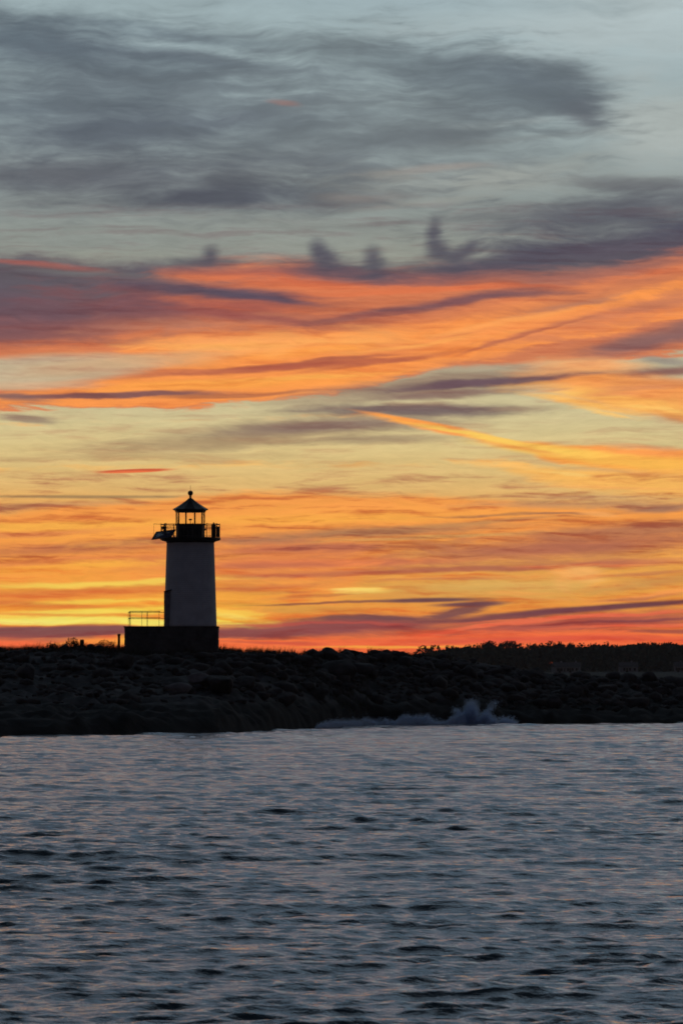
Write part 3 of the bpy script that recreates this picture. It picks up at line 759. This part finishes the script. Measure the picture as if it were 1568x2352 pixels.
# entrance annex on the left of the tower
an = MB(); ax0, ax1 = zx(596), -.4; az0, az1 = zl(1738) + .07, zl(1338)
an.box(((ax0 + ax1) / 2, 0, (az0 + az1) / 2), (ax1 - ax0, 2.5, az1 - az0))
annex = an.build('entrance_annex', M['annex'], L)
v = [(ax0 - .02, -1.30, az1), (-.4, -1.36, az1 + .42), (-.4, 1.36, az1 + .42), (ax0 - .02, 1.30, az1),
     (ax0 - .02, -1.30, az1 + .06), (-.4, -1.30, az1 + .48), (-.4, 1.30, az1 + .48), (ax0 - .02, 1.30, az1 + .06)]
r_ = from_np('annex_roof', v, [(0, 1, 2, 3), (4, 7, 6, 5), (0, 4, 5, 1), (1, 5, 6, 2), (2, 6, 7, 3), (3, 7, 4, 0)])
link('annex_roof', r_, M['roofm'], annex)
# lantern
N10 = 10; rl = 1.10
MB().lathe([(1.0, zl(745)), (rl, zl(745)), (rl, zl(735)), (rl - .03, zl(733)), (rl - .03, zl(575)), (rl + .03, zl(572)), (rl + .03, zl(560)), (rl - .2, zl(560))], N10).build('lantern_base', M['iron'], L)
MB().box((rl + .03, -.25, zl(622)), (.12, .05, .16), bevel=.01).build('door_handle', M['iron'], L)
room = MB()
for zr in (zl(562),):
    for k in range(N10):
        t, t2 = 2 * PI * k / N10, 2 * PI * (k + 1) / N10; R = rl - .045
        room.tube((R * math.cos(t), R * math.sin(t), zr), (R * math.cos(t2), R * math.sin(t2), zr), .03, 6)
lan = room.build('lantern_room', M['iron'], L)
for k in range(N10):
    t = 2 * PI * k / N10; c, s_ = math.cos(t) * (rl - .045), math.sin(t) * (rl - .045)
    MB().tube((c, s_, zl(562)), (c, s_, zl(422)), .030, 8).build('mullion', M['iron'], lan)
for k in range(N10):
    t0, t1 = 2 * PI * (k + .035) / N10, 2 * PI * (k + .965) / N10; R = rl - .045
    pts = [(R * math.cos(t0), R * math.sin(t0)), (R * math.cos(t1), R * math.sin(t1))]
    vv = [(x, y, z) for z in (zl(560), zl(424)) for x, y in pts]
    link('lantern_pane', from_np('lantern_pane', vv, [(0, 1, 3, 2)]), M['glass'], lan)
bz = zl(560)
MB().cone(bz - .05, bz + .28, .035, .025, 10).cone(bz + .28, bz + .31, .13, .13, 14).build('beacon_pedestal', M['iron'], L)
MB().lathe([(.05, bz + .311), (.13, bz + .32), (.135, bz + .36), (.06, bz + .39), (.02, bz + .40)], 16).build('beacon', M['pane'], L, smooth=True)
rf = MB().lathe([(rl - .05, zl(428)), (rl + .02, zl(424)), (rl + .05, zl(408)), (1.30, zl(399)), (1.31, zl(393)), (1.0, zl(366)), (.62, zl(328)), (.30, zl(292)), (.13, zl(268)), (.09, zl(262))], N10).build('lantern_roof', M['roofm'], L)
rg = MB()
for k in range(N10):
    t = 2 * PI * k / N10
    P_ = [(1.31, zl(393)), (1.0, zl(366)), (.62, zl(328)), (.30, zl(292)), (.13, zl(268))]
    for (ra, za), (rb, zb_) in zip(P_, P_[1:]): rg.tube((ra * math.cos(t), ra * math.sin(t), za), (rb * math.cos(t), rb * math.sin(t), zb_), .018, 5)
rg.build('ridge_rib', M['roofm'], rf)
MB().lathe([(.09, zl(264)), (.075, zl(252)), (.11, zl(248)), (.07, zl(242)), (.09, zl(236)), (.17, zl(222)), (.20, zl(207)), (.17, zl(190)), (.09, zl(180)), (.02, zl(177))], 20).build('ventilator_ball', M['roofm'], rf, smooth=True)
MB().tube((0, 0, zl(180)), (0, 0, zl(120)), .012).build('lightning_rod', M['iron'], rf)
# gallery railing: posts are parts, rails and thin balusters each one mesh
ztop = zl(566); zdk = zl(716); RR = 2.17; nb = 48; rail = None
for zr, rr in ((ztop, .026), (zl(592), .014), (zl(606), .014), (zl(700), .016)):
    gr = MB()
    for k in range(nb):
        a, b2 = 2 * PI * k / nb, 2 * PI * (k + 1) / nb
        gr.tube((RR * math.cos(a), RR * math.sin(a), zr), (RR * math.cos(b2), RR * math.sin(b2), zr), rr, 5)
    o_ = gr.build('gallery_railing' if rail is None else 'lower_rail', M['rail'], rail or L)
    rail = rail or o_
bl = MB()
for k in range(nb):
    a = 2 * PI * (k + .5) / nb
    bl.tube((RR * math.cos(a), RR * math.sin(a), zdk), (RR * math.cos(a), RR * math.sin(a), zl(592)), .011, 4)
bl.build('baluster_set', M['rail'], rail)
for k in range(12):
    a = 2 * PI * (k + .2) / 12; c, s_ = RR * math.cos(a), RR * math.sin(a)
    MB().tube((c, s_, zdk - .02), (c, s_, ztop + .02), .032, 6).ball((c, s_, ztop + .05), .04, 1).build('railing_post', M['rail'], rail)
# fog signal drum on the right, sensor mast on the left
hx = zx(1158); hy = -.95
fs = MB().lathe([(.13, zdk), (.18, zdk + .04), (.18, zl(585)), (.14, zl(568)), (.05, zl(556)), (.03, zl(545)), (.02, zl(543))], 18, (hx, hy)).build('fog_signal', M['iron'], L, smooth=True)
MB().box((zx(1203), -.55, zl(650)), (.22, .30, .80), bevel=.02).build('equipment_cabinet', M['rail'], L)
MB().tube((hx - .02, hy, zl(552)), (hx + .40, hy - .1, zl(566)), .012).build('signal_bracket', M['rail'], fs)
mx = zx(604); my = -.9
mst = MB().tube((mx, my, zdk), (mx, my, zl(553)), .045, 8).box((mx, my, zl(612)), (.22, .2, .32), bevel=.02).box((mx - .15, my, zl(606)), (.13, .12, .24), bevel=.02).build('sensor_mast', M['iron'], L)
MB().tube((mx - .33, my, zl(562)), (mx + .12, my, zl(572)), .012).tube((mx + .02, my, zl(560)), (mx + .14, my, zl(548)), .01).build('sensor_arm', M['iron'], mst)
# terrace railing on the stone platform
tx0, tx1 = zx(222), zx(560); zt0 = zl(1738) + .07
tr = MB()
for (a, b2, y, zt_, zm_) in ((tx0, tx1, -2.15, zl(1558), zl(1631)), (zx(172), zx(592), 2.15, zl(1563), zl(1636))):
    for z, r in ((zt_, .022), (zm_, .018)): tr.tube((a, y, z), (b2, y, z), r, 6)
tr.tube((zx(172), 2.15, zl(1563)), (tx0, -2.15, zl(1558)), .026).tube((zx(172), 2.15, zl(1636)), (tx0, -2.15, zl(1631)), .02)
trail = tr.build('terrace_railing', M['rail'], L)
for x, y, zt_ in [(tx0, -2.15, zl(1558)), (zx(350), -2.15, zl(1558)), (zx(545), -2.15, zl(1558)), (zx(172), 2.15, zl(1563)), (zx(192), .9, zl(1562)), (zx(206), -.6, zl(1560)),
                  (zx(385), 2.15, zl(1563)), (zx(415), -2.15, zl(1558)), (zx(582), 2.15, zl(1563))]:
    MB().tube((x, y, zt0), (x, y, zt_ + .02), .015, 6).build('terrace_post', M['rail'], trail)
# solar panel leaning out from the gallery
p0 = Vector((zx(452), -1.35, zl(738))); wv_ = Vector((1.46, -.92, .16)); hv_ = Vector((.32, .60, .56))
def slab(p, w, h, th):
    n = w.cross(h).normalized() * th
    c = [p, p + w, p + w + h, p + h]; c2 = [k - n for k in c]
    return [tuple(k) for k in c + c2], [(0, 1, 2, 3), (7, 6, 5, 4), (0, 4, 5, 1), (1, 5, 6, 2), (2, 6, 7, 3), (3, 7, 4, 0)]
p0 = p0 + Vector((0, .55, 0))
vv, ff = slab(p0, wv_, hv_, .05); sp = link('solar_panel', from_np('solar_panel', vv, ff), M['panel'], L)
fr_ = MB(); c = [p0, p0 + wv_, p0 + wv_ + hv_, p0 + hv_]
for i in range(4): fr_.tube(c[i], c[(i + 1) % 4], .028, 4)
for f_ in (.333, .666): fr_.tube(p0 + wv_ * f_, p0 + wv_ * f_ + hv_, .008, 4)
fr_.build('panel_frame', M['rail'], sp)
sf = MB()
for f_ in (.12, .55, .9): sf.tube(p0 + wv_ * f_ + hv_ * .5, (max(-2.0, (p0 + wv_ * f_).x + .5), -.35, zdk - .03), .02, 5)
sf.tube((zx(477), -.6, zl(735)), (zx(477), -.6, zl(560)), .012).tube((zx(477), -.6, zl(560)), (-2.05, -.55, zl(566)), .014).tube((zx(477), -.6, zl(735)), (-2.0, -.5, zdk - .02), .02)
sf.build('panel_support', M['rail'], sp)

# ------------------------------------------------------------------ posts and driftwood on the ridge
def gnd(x, y): return float(ground(np.array([x]), np.array([y]))[0])
px = LX + zx(78); pz = gnd(px, 421)
po = MB().lathe([(.10, pz - .4), (.09, zz(1835)), (.12, zz(1832)), (.125, zz(1815)), (.08, zz(1812))], 10).build('post', M['timber'], None, (px, 421, 0))
tag(po, 'slim upright post just left of the stone platform, against the red sky', 'post')
px = at(190, 421); pz = gnd(px, 421)
po = MB().box((0, 0, hz(1484, 421)), (.30, .28, 1.1), bevel=.03).build('stub_post', M['timber'], None, (px, 420.5, -.05))
tag(po, 'short thick stub on the grassy ridge left of the lighthouse', 'post')
d0 = 436.0
dw = MB().lathe([(.05, 0), (.09, .1), (.10, 1.2), (.08, 2.3), (.03, 2.45)], 9).build('driftwood_log', M['timber'], None, (at(658, d0), d0, hz(1500.5, d0)), (0, math.radians(101), 0))
tag(dw, 'thin driftwood log lying tilted on the ridge right of the lighthouse', 'log')

# ------------------------------------------------------------------ boulders
def boulder_mesh(seed, sub=3, flat=.62):
    b = bmesh.new(); bmesh.ops.create_icosphere(b, subdivisions=sub, radius=1.0); rs = random.Random(seed)
    o = Vector((rs.uniform(0, 50), rs.uniform(0, 50), rs.uniform(0, 50)))
    cuts = [(Vector((rs.gauss(0, 1), rs.gauss(0, 1), rs.gauss(0, .8))).normalized(), rs.uniform(.62, .9)) for _ in range(9)]
    for v in b.verts:
        p = v.co.copy(); p *= 1 + .30 * mnoise.noise(p * .9 + o)
        for n, d in cuts:
            k = p.dot(n) - d
            if k > 0: p -= n * k * .85
        p *= 1 + .05 * mnoise.noise(p * 4 + o)
        v.co = Vector((p.x, p.y * .85, p.z * flat))
    me = bpy.data.meshes.new('boulder'); b.to_mesh(me); b.free(); return me
BM = [boulder_mesh(k) for k in range(7)]; BT = [boulder_mesh(20 + k, flat=1.05) for k in range(3)]
for me in BM + BT: me.materials.append(M['boulder'])
def boulder(me, x, y, r, sink=.35, z=None, sc=(1, 1, 1), rz=None, label=None, group=None, m=None, tilt=0.0):
    o = bpy.data.objects.new('boulder', me); COL.objects.link(o)
    o.location = (x, y, (gnd(x, y) if z is None else z) + r * .62 * sc[2] * (1 - sink) - r * .1)
    o.scale = (r * sc[0], r * sc[1], r * sc[2]); o.rotation_euler = (tilt, tilt * .6, random.uniform(0, 6.28) if rz is None else rz)
    if m:
        o.data = me.copy(); o.data.materials.clear(); o.data.materials.append(m)
    tag(o, label, 'boulder', group); return o
def on_ray(B, D):
    for d in np.arange(350, 500, .4):
        x = at(B, d)
        if d > np.interp(x, SHX, SHY) and gnd(x, d) >= hz(D, d): return x, d
    return at(B, 420), 420.0
# outlines on the ridge right of the lighthouse: (bearing, drop of the top, radius, mesh, label)
for B, D, r, me, lb in [
    (718, 1494, .42, BT[0], 'rounded knob of rock on the ridge, first one right of the leaning log'),
    (700, 1500, .36, BM[1], 'small pointed rock on the ridge just beside the driftwood log'),
    (742, 1501, .40, BM[2], 'low flat rock in the gap right of the rounded knob'),
    (775, 1498, .62, BM[3], 'broad low boulder at the foot of the tallest rock on the ridge'),
    (800, 1490, .50, BT[1], 'tallest upright rock on the skyline of the ridge'),
    (788, 1495, .40, BM[4], 'shoulder rock leaning on the tallest rock of the skyline'),
    (830, 1497, .40, BM[5], 'low rock just right of the tallest rock on the skyline'),
    (853, 1495, .42, BM[0], 'rounded low rock midway between the two high skyline groups'),
    (872, 1494, .48, BT[2], 'dome shaped rock left of the paired skyline rocks'),
    (889, 1491, .50, BM[6], 'left rock of the paired skyline rocks'),
    (905, 1493, .45, BM[2], 'right rock of the paired skyline rocks'),
    (922, 1497, .42, BT[0], 'last small rock on the skyline before the far treeline shows')]:
    x0 = at(B, 445); d = float(np.interp(x0, RX, RY)); x = at(B, d); zt_ = hz(D, d)
    g0 = gnd(x, d); hgt = max(.3, (zt_ - g0 + .25) / 2)
    fl = 1.0 if me in BT else .62
    o = bpy.data.objects.new('boulder', me); COL.objects.link(o); o.scale = (r, r, hgt / fl); o.rotation_euler = (0, 0, random.uniform(0, 6))
    o.location = (x, d, zt_ - hgt * .92); tag(o, lb, 'boulder', 'rocks on the skyline of the ridge')
boulder(BM[1], *on_ray(408, 1588), 1.0, .45, sc=(1.15, .9, .8), rz=.3, label='pale flat topped boulder below the lighthouse, the wider of two', m=M['pale'])
boulder(BM[4], *on_ray(457, 1578), .78, .25, sc=(1.1, .9, .95), rz=.1, label='pale tilted boulder below the lighthouse, the smaller and higher of two', m=M['pale'])
boulder(BM[3], *on_ray(497, 1560), .9, .3, sc=(1.0, 1, .9), label='rounded grey boulder on the slope straight below the tower', group=None)
boulder(BM[2], *on_ray(285, 1535), 1.0, .4, label='broad grey boulder on the slope below the end of the stone platform', group=None)
boulder(BM[5], at(895, 427), 423.5, .9, .3, z=-.30, sc=(1.5, 1, .62), rz=0, label='low black rock awash in the surf in front of the foam')
# the uncountable rubble between the boulders
def rubble(n):
    rs = np.random.RandomState(3); b = bmesh.new(); bmesh.ops.create_icosphere(b, subdivisions=1, radius=1.0)
    T0 = np.array([v.co[:] for v in b.verts]); F0 = np.array([[v.index for v in f.verts] for f in b.faces]); b.free()
    x = rs.uniform(-60, 60, n); sh = np.interp(x, SHX, SHY); rd = np.interp(x, RX, RY); t = rs.uniform(.12, 1.0, n) ** .75; y = sh + t * (rd - sh)
    r = np.clip(rs.lognormal(-1.35, .6, n), .10, .8) * np.where(t > .9, .6, 1)
    z = ground(x, y); ang = rs.uniform(0, 6.28, n); c, s_ = np.cos(ang), np.sin(ang)
    q = T0[None] * (1 + rs.uniform(-.28, .22, (n, len(T0), 1))); q = q * (np.stack([r * rs.uniform(.9, 1.6, n), r * rs.uniform(.8, 1.1, n), r * rs.uniform(.45, .85, n)], -1))[:, None, :]
    Q = np.stack([q[..., 0] * c[:, None] - q[..., 1] * s_[:, None], q[..., 0] * s_[:, None] + q[..., 1] * c[:, None], q[..., 2]], -1) + np.stack([x, y, z + r * .12], -1)[:, None, :]
    return from_np('rubble', Q.reshape(-1, 3), (F0[None] + (np.arange(n) * len(T0))[:, None, None]).reshape(-1, 3))
rub = link('rubble', rubble(5200), M['boulder']); tag(rub, kind='stuff')
rb = random.Random(12); nb_ = 0
while nb_ < 270:
    x = rb.uniform(-40, 44); sh = np.interp(x, SHX, SHY); rd = np.interp(x, RX, RY); t = 1 - abs(rb.gauss(0, .32))
    if t < .22 or t > .97: continue
    y = sh + t * (rd - sh)
    if abs(x - (LX - 1.3)) < 4.6 and abs(y - LY) < 4.2: continue
    r = min(1.5, max(.35, rb.lognormvariate(-.38, .45)))
    if t > .86: r = min(r, .5)
    if abs(x - LX) < 8 and t > .62: r = min(r, .42)
    if t > .7: r = min(r, .8)
    boulder(BM[rb.randrange(7)], x, y, r, rb.uniform(.2, .6), sc=(rb.uniform(.9, 1.4), rb.uniform(.8, 1.1), rb.uniform(.7, 1.15)), tilt=rb.uniform(-.3, .3),
            label='dark granite boulder in the jumble on the shore slope', group='boulders on the shore slope')
    nb_ += 1

# ------------------------------------------------------------------ grass and shrubs on the ridge
def blades(n, area, hgt, seed, name):
    rs = np.random.RandomState(seed); x = []; y = []
    for (x0, x1, y0, y1, k) in area:
        x.append(rs.uniform(x0, x1, k)); y.append(rs.uniform(y0, y1, k))
    x = np.concatenate(x); y = np.concatenate(y); z = ground(x, y)
    cl = .25 + 1.1 * fbm(x * 1.6, y * .7 + 9, 3) ** 1.6
    h = hgt * cl * rs.uniform(.5, 1.2, len(x)); a = rs.uniform(0, 2 * PI, len(x)); w = .018
    lx = rs.normal(.12, .22, len(x)) * h; ly = rs.normal(0, .2, len(x)) * h
    v0 = np.stack([x - w * np.cos(a), y - w * np.sin(a), z - .05], -1); v1 = np.stack([x + w * np.cos(a), y + w * np.sin(a), z - .05], -1)
    v2 = np.stack([x + lx, y + ly, z + h], -1)
    V = np.stack([v0, v1, v2], 1).reshape(-1, 3); return from_np(name, V, np.arange(len(V)).reshape(-1, 3))
gs = link('grass', blades(0, [(-34, -9.2, 416, 427, 15000), (-9.2, 2, 417, 440, 9000), (-60, -34, 415, 427, 4000), (2, 9, 440, 458, 2500)], .62, 4, 'grass'), M['grass'])
tag(gs, kind='stuff')
def leafy(n, rx, rz_, size, seed, lobes=6, core=True):
    rs = np.random.RandomState(seed); V = []
    cs = rs.normal(0, .42, (lobes, 3)) * [rx, rx, rz_ * .7]; cr = rs.uniform(.45, .75, lobes)
    k = rs.randint(0, lobes, n); d = rs.normal(0, 1, (n, 3)); d /= np.linalg.norm(d, axis=1)[:, None]
    rr = rs.uniform(.35, 1, n) ** .5
    p = cs[k] + d * (rr * cr[k])[:, None] * [rx, rx, rz_]
    a = rs.normal(0, 1, (n, 3)); a /= np.linalg.norm(a, axis=1)[:, None]; b = np.cross(a, rs.normal(0, 1, (n, 3))); b /= np.linalg.norm(b, axis=1)[:, None]
    s_ = (size * rs.uniform(.5, 1.2, n))[:, None]
    V = np.stack([p - a * s_, p - b * s_ * .6, p + a * s_, p + b * s_ * .6], 1).reshape(-1, 3)
    return from_np('crown', V, np.arange(len(V)).reshape(-1, 4))
for B, h, w, lb in [(122, .55, .8, 'low shrub on the left part of the grassy ridge'), (161, .8, 1.0, 'rounded shrub on the ridge left of the short stub'),
                    (172, .7, .6, 'twiggy shrub touching the left side of the short stub'), (252, .75, 1.3, 'bushy shrub on the ridge left of the slim upright post'),
                    (232, .5, .9, 'low spreading shrub between the stub and the slim post')]:
    x = at(B, 420.5); o = empty('shrub', (x, 420.5, gnd(x, 420.5))); tag(o, lb, 'shrub', 'shrubs on the ridge')
    link('foliage', leafy(420, w * .55, h * .5, .05, int(B)), M['shrub'], o, (0, 0, h * .5))
    sb = MB()
    for k in range(5): sb.tube((0, 0, -.1), (random.uniform(-.4, .4) * w, random.uniform(-.3, .3), h * random.uniform(.6, 1.1)), .012, 4)
    sb.build('stem', M['bark'], o)

# ------------------------------------------------------------------ far shore, wood and houses
fx = np.concatenate([np.arange(-900, -60, 30), np.arange(-60, 420, 6), np.arange(420, 1500, 30)]); fy = np.concatenate([np.arange(2440, 2760, 8), np.arange(2760, 3600, 40)])
FX, FY = np.meshgrid(fx.astype(float), fy.astype(float))
def fz(x, y):
    e = sm(-10, 70, x) * 1.0
    return -2 + e * (sm(2478, 2540, y + 30 * (vnoise(x * .012, y * 0) - .5)) * 6.0 + sm(2560, 2640, y) * 2.5 + sm(2700, 3300, y) * 2) + (fbm(x * .05, y * .05) - .5) * 1.0
far = link('far_shore', from_np('far_shore', np.stack([FX, FY, fz(FX, FY)], -1).reshape(-1, 3), grid_faces(*FX.shape)), M['soil'], smooth=True)
tag(far, kind='structure')
TDB = [800, 850, 930, 975, 1000, 1050, 1110, 1200, 1300, 1400, 1500, 1568, 1900, 2600]
TDD = [1514, 1511, 1502, 1496, 1490, 1484, 1481, 1482, 1478, 1480, 1476, 1474, 1471, 1468]
CR = [leafy(900, 1, 1, .13, 50 + k, lobes=7) for k in range(5)]
for me in CR: me.materials.append(M['leaf'])
TK = MB().lathe([(.030, 0), (.022, .3), (.014, .7), (.004, .95)], 7)
for a_ in (.6, 2.5, 4.4): TK.tube((0, 0, .35), (.13 * math.cos(a_), .13 * math.sin(a_), .62), .008, 5)
TK = TK.mesh('trunk'); TK.materials.append(M['bark'])
def far_tree(x, y, top, w, k, label, group, cone=False):
    z0 = float(fz(np.array([x]), np.array([y]))[0]); H = max(3.5, top - z0)
    o = empty('broadleaf_tree' if not cone else 'conifer_tree', (x, y, z0), random.uniform(0, 6)); tag(o, label, 'tree', group)
    t = bpy.data.objects.new('trunk', TK); COL.objects.link(t); t.parent = o; t.scale = (H, H, H * .95)
    c = bpy.data.objects.new('crown', CR[k]); COL.objects.link(c); c.parent = o
    c.scale = (w, w, H * .50) if not cone else (w * .55, w * .55, H * .54); c.location = (0, 0, H * .60); return o
rt = random.Random(8); B = 850
while B < 1900:
    d = rt.uniform(2600, 2640); D = float(np.interp(B, TDB, TDD)) + rt.uniform(-2.0, 3.5)
    far_tree(at(B, d), d, hz(D, d), rt.uniform(3.6, 6.2), rt.randrange(5), 'dark rounded tree in the far treeline, black against the red sky', 'trees of the far treeline')
    B += rt.uniform(13, 27)
for B, D, lb in [(1117, 1477.5, 'narrow pointed tree rising from the far treeline, left one of two'), (1148, 1478.5, 'narrow pointed tree rising from the far treeline, right one of two')]:
    far_tree(at(B, 2600), 2600, hz(D, 2600), 3.4, 2, lb, None, True)
# the solid body of the wood behind and between the first row: one mass
def wood():
    rs = np.random.RandomState(9); n = 16000; B = rs.uniform(850, 2000, n); d = rs.uniform(2580, 2680, n)
    x = (B - 784) / F * d; top = hz(np.interp(B, TDB, TDD) + 5 + 7 * vnoise(B * .05, B * 0), d); g0 = fz(x, d)
    z = g0 + (top - g0) * rs.uniform(0, 1, n) ** .8; p = np.stack([x, d, z], -1)
    a = rs.normal(0, 1, (n, 3)) * [1, .5, .8]; a /= np.linalg.norm(a, axis=1)[:, None]; b = np.cross(a, rs.normal(0, 1, (n, 3))); b /= np.linalg.norm(b, axis=1)[:, None]
    s_ = rs.uniform(.6, 1.5, n)[:, None]
    V = np.stack([p - a * s_, p - b * s_, p + a * s_, p + b * s_], 1).reshape(-1, 3); return from_np('far_wood', V, np.arange(len(V)).reshape(-1, 4))
tag(link('far_wood', wood(), M['leaf']), kind='stuff')
def house(B, D, w, h, lb, rz, grp='houses on the far shore'):
    d = 2556.0; x = at(B, d); zc = hz(D, d); z0 = float(fz(np.array([x]), np.array([d]))[0]); o = empty('house', (x, d, z0), rz)
    tag(o, lb, 'house', grp); hh = max(2.6, zc + h / 2 - z0)
    wl = MB().box((0, 0, hh / 2 - .5), (w, 6, hh + 1)).build('wall', M['hwall'], o)
    v = [(-w / 2 - .3, -3.4, hh), (w / 2 + .3, -3.4, hh), (w / 2 + .3, 3.4, hh), (-w / 2 - .3, 3.4, hh), (-w / 2 - .3, 0, hh + 2.1), (w / 2 + .3, 0, hh + 2.1)]
    me = bpy.data.meshes.new('roof'); me.from_pydata(v, [], [(0, 1, 5, 4), (2, 3, 4, 5), (0, 4, 3), (1, 2, 5), (3, 2, 1, 0)]); rf = link('roof', me, M['hroof'], o)
    MB().box((w * .2, .6, hh + 1.9), (.7, .7, 1.6)).build('chimney', M['annex'], rf)
    for k in (-.28, .05, .32): MB().box((w * k, -3.02, hh * .55), (.9, .08, 1.3)).build('window', M['pane'], o)
    MB().box((-w * .12, -3.03, 1.0), (.95, .08, 2.0)).build('door', M['timber'], o)
house(1283, 1541, 5.5, 3.2, 'small pale house far across the water, tallest of the close pair', .25)
house(1314, 1544, 6.5, 2.2, 'low pale house far across the water, right of the close pair', -.15)
house(1441, 1543, 8.0, 2.4, 'pale house standing alone under the far treeline', .1)
house(1557, 1540, 4.0, 1.4, 'tiny bright white house at the right end of the far shore', 0)

# ------------------------------------------------------------------ breaking surf
def droplets(P_, s_, rs):      # tiny open flakes of water, light shines through them
    n = len(P_); T = np.array([[1, 0, 0], [-.5, .87, .2], [-.5, -.87, .2]], float)
    q = rs.normal(0, 1, (n, 4)); q /= np.linalg.norm(q, axis=1)[:, None]; w, x, y, z = q.T
    Rm = np.stack([1 - 2 * (y * y + z * z), 2 * (x * y - z * w), 2 * (x * z + y * w), 2 * (x * y + z * w), 1 - 2 * (x * x + z * z), 2 * (y * z - x * w),
                   2 * (x * z - y * w), 2 * (y * z + x * w), 1 - 2 * (x * x + y * y)], -1).reshape(n, 3, 3)
    V = np.einsum('nij,kj->nki', Rm, T) * s_[:, None, None] + P_[:, None, :]
    return V.reshape(-1, 3), np.arange(n * 3).reshape(-1, 3)
def spray(name, cx, cy, width, height, n, seed, lean=.35):
    rs = np.random.RandomState(seed); P_ = []
    for j in range(26):       # several fans of thrown water
        bx = rs.normal(0, width * .24); ang = rs.normal(lean * bx / width * 2, .35); hh = height * rs.uniform(.3, 1.1) * math.exp(-(bx / (width * .55)) ** 2); k = int(n // 26 * (.4 + hh / height))
        t = rs.uniform(0, 1, k) ** 1.5; spread = .09 + .26 * t
        x = bx + np.sin(ang) * hh * t + rs.normal(0, 1, k) * spread * width * .22; y = rs.normal(0, .25, k) + .25 * t; z = hh * t + rs.normal(0, .06, k) * height
        P_.append(np.stack([x + cx, y + cy, np.maximum(z, -.1)], -1))
    P_ = np.concatenate(P_); s_ = rs.uniform(.012, .042, len(P_)) * (1.25 - .5 * np.clip(P_[:, 2] / height, 0, 1))
    V, Fc = droplets(P_, s_, rs); o = link(name, from_np(name, V, Fc), M['foam']); tag(o, kind='stuff'); return o
dS = 430.0
spray('wave_spray', at(1086, dS), dS, 2.7, 1.95, 52000, 17, .35)
spray('wave_spray', at(1165, dS + 2), dS + 2, 1.3, .8, 4000, 3)
spray('wave_spray', at(960, dS - 2), dS - 2, 3.2, .9, 6000, 4)
spray('wave_spray', at(865, dS - 6), dS - 6, 2.2, .7, 4000, 5)
def surf():
    xs_ = np.arange(at(700, 415), at(1215, 433), .07); vs = np.arange(-1.4, 1.41, .1); Xs, Vs = np.meshgrid(xs_, vs)
    base_y = np.interp(Xs, SHX, SHY) - 3.0 + (fbm(Xs * .5, Xs * 0) - .5) * 1.5
    env = fbm(Xs * .55 + 3, Xs * 0 + 1, 3) ** 1.5 * 1.15 * sm(at(700, 415), at(780, 418), Xs) * (1 - sm(at(1150, 431), at(1215, 433), Xs))
    Z = env * np.exp(-(Vs / .62) ** 2) * 1.5 + (fbm(Xs * 2.5, Vs * 2.5 + 7, 4) - .5) * .38 - .12
    return from_np('surf_foam', np.stack([Xs, base_y + Vs, Z], -1).reshape(-1, 3), grid_faces(*Xs.shape))
sf_o = link('surf_foam', surf(), M['foam']); tag(sf_o, kind='stuff')
rs_ = np.random.RandomState(31); fp = np.array([v.co[:] for v in sf_o.data.vertices]); fp = fp[fp[:, 2] > .05]; fp = fp[rs_.randint(0, len(fp), 22000)] + np.abs(rs_.normal(0, 1, (22000, 3))) * [.05, .08, .12]
V_, F_ = droplets(fp, rs_.uniform(.012, .04, len(fp)), rs_); fo_ = link('foam_spatter', from_np('foam_spatter', V_, F_), M['foam']); tag(fo_, kind='stuff')

# ------------------------------------------------------------------ sea air
hz_ = MB().box((250, 1650, 27), (2600, 3700, 60)).mesh('haze'); mh = bpy.data.materials.new('haze'); mh.use_nodes = True; q = G(mh.node_tree); mh.node_tree.nodes.clear()
pv = q.n('ShaderNodeVolumePrincipled'); pv.inputs['Color'].default_value = (.95, .86, .80, 1); pv.inputs['Density'].default_value = HAZE; pv.inputs['Anisotropy'].default_value = .2
ho = q.n('ShaderNodeOutputMaterial'); mh.node_tree.links.new(pv.outputs[0], ho.inputs['Volume'])
tag(link('haze', hz_, mh), kind='stuff')
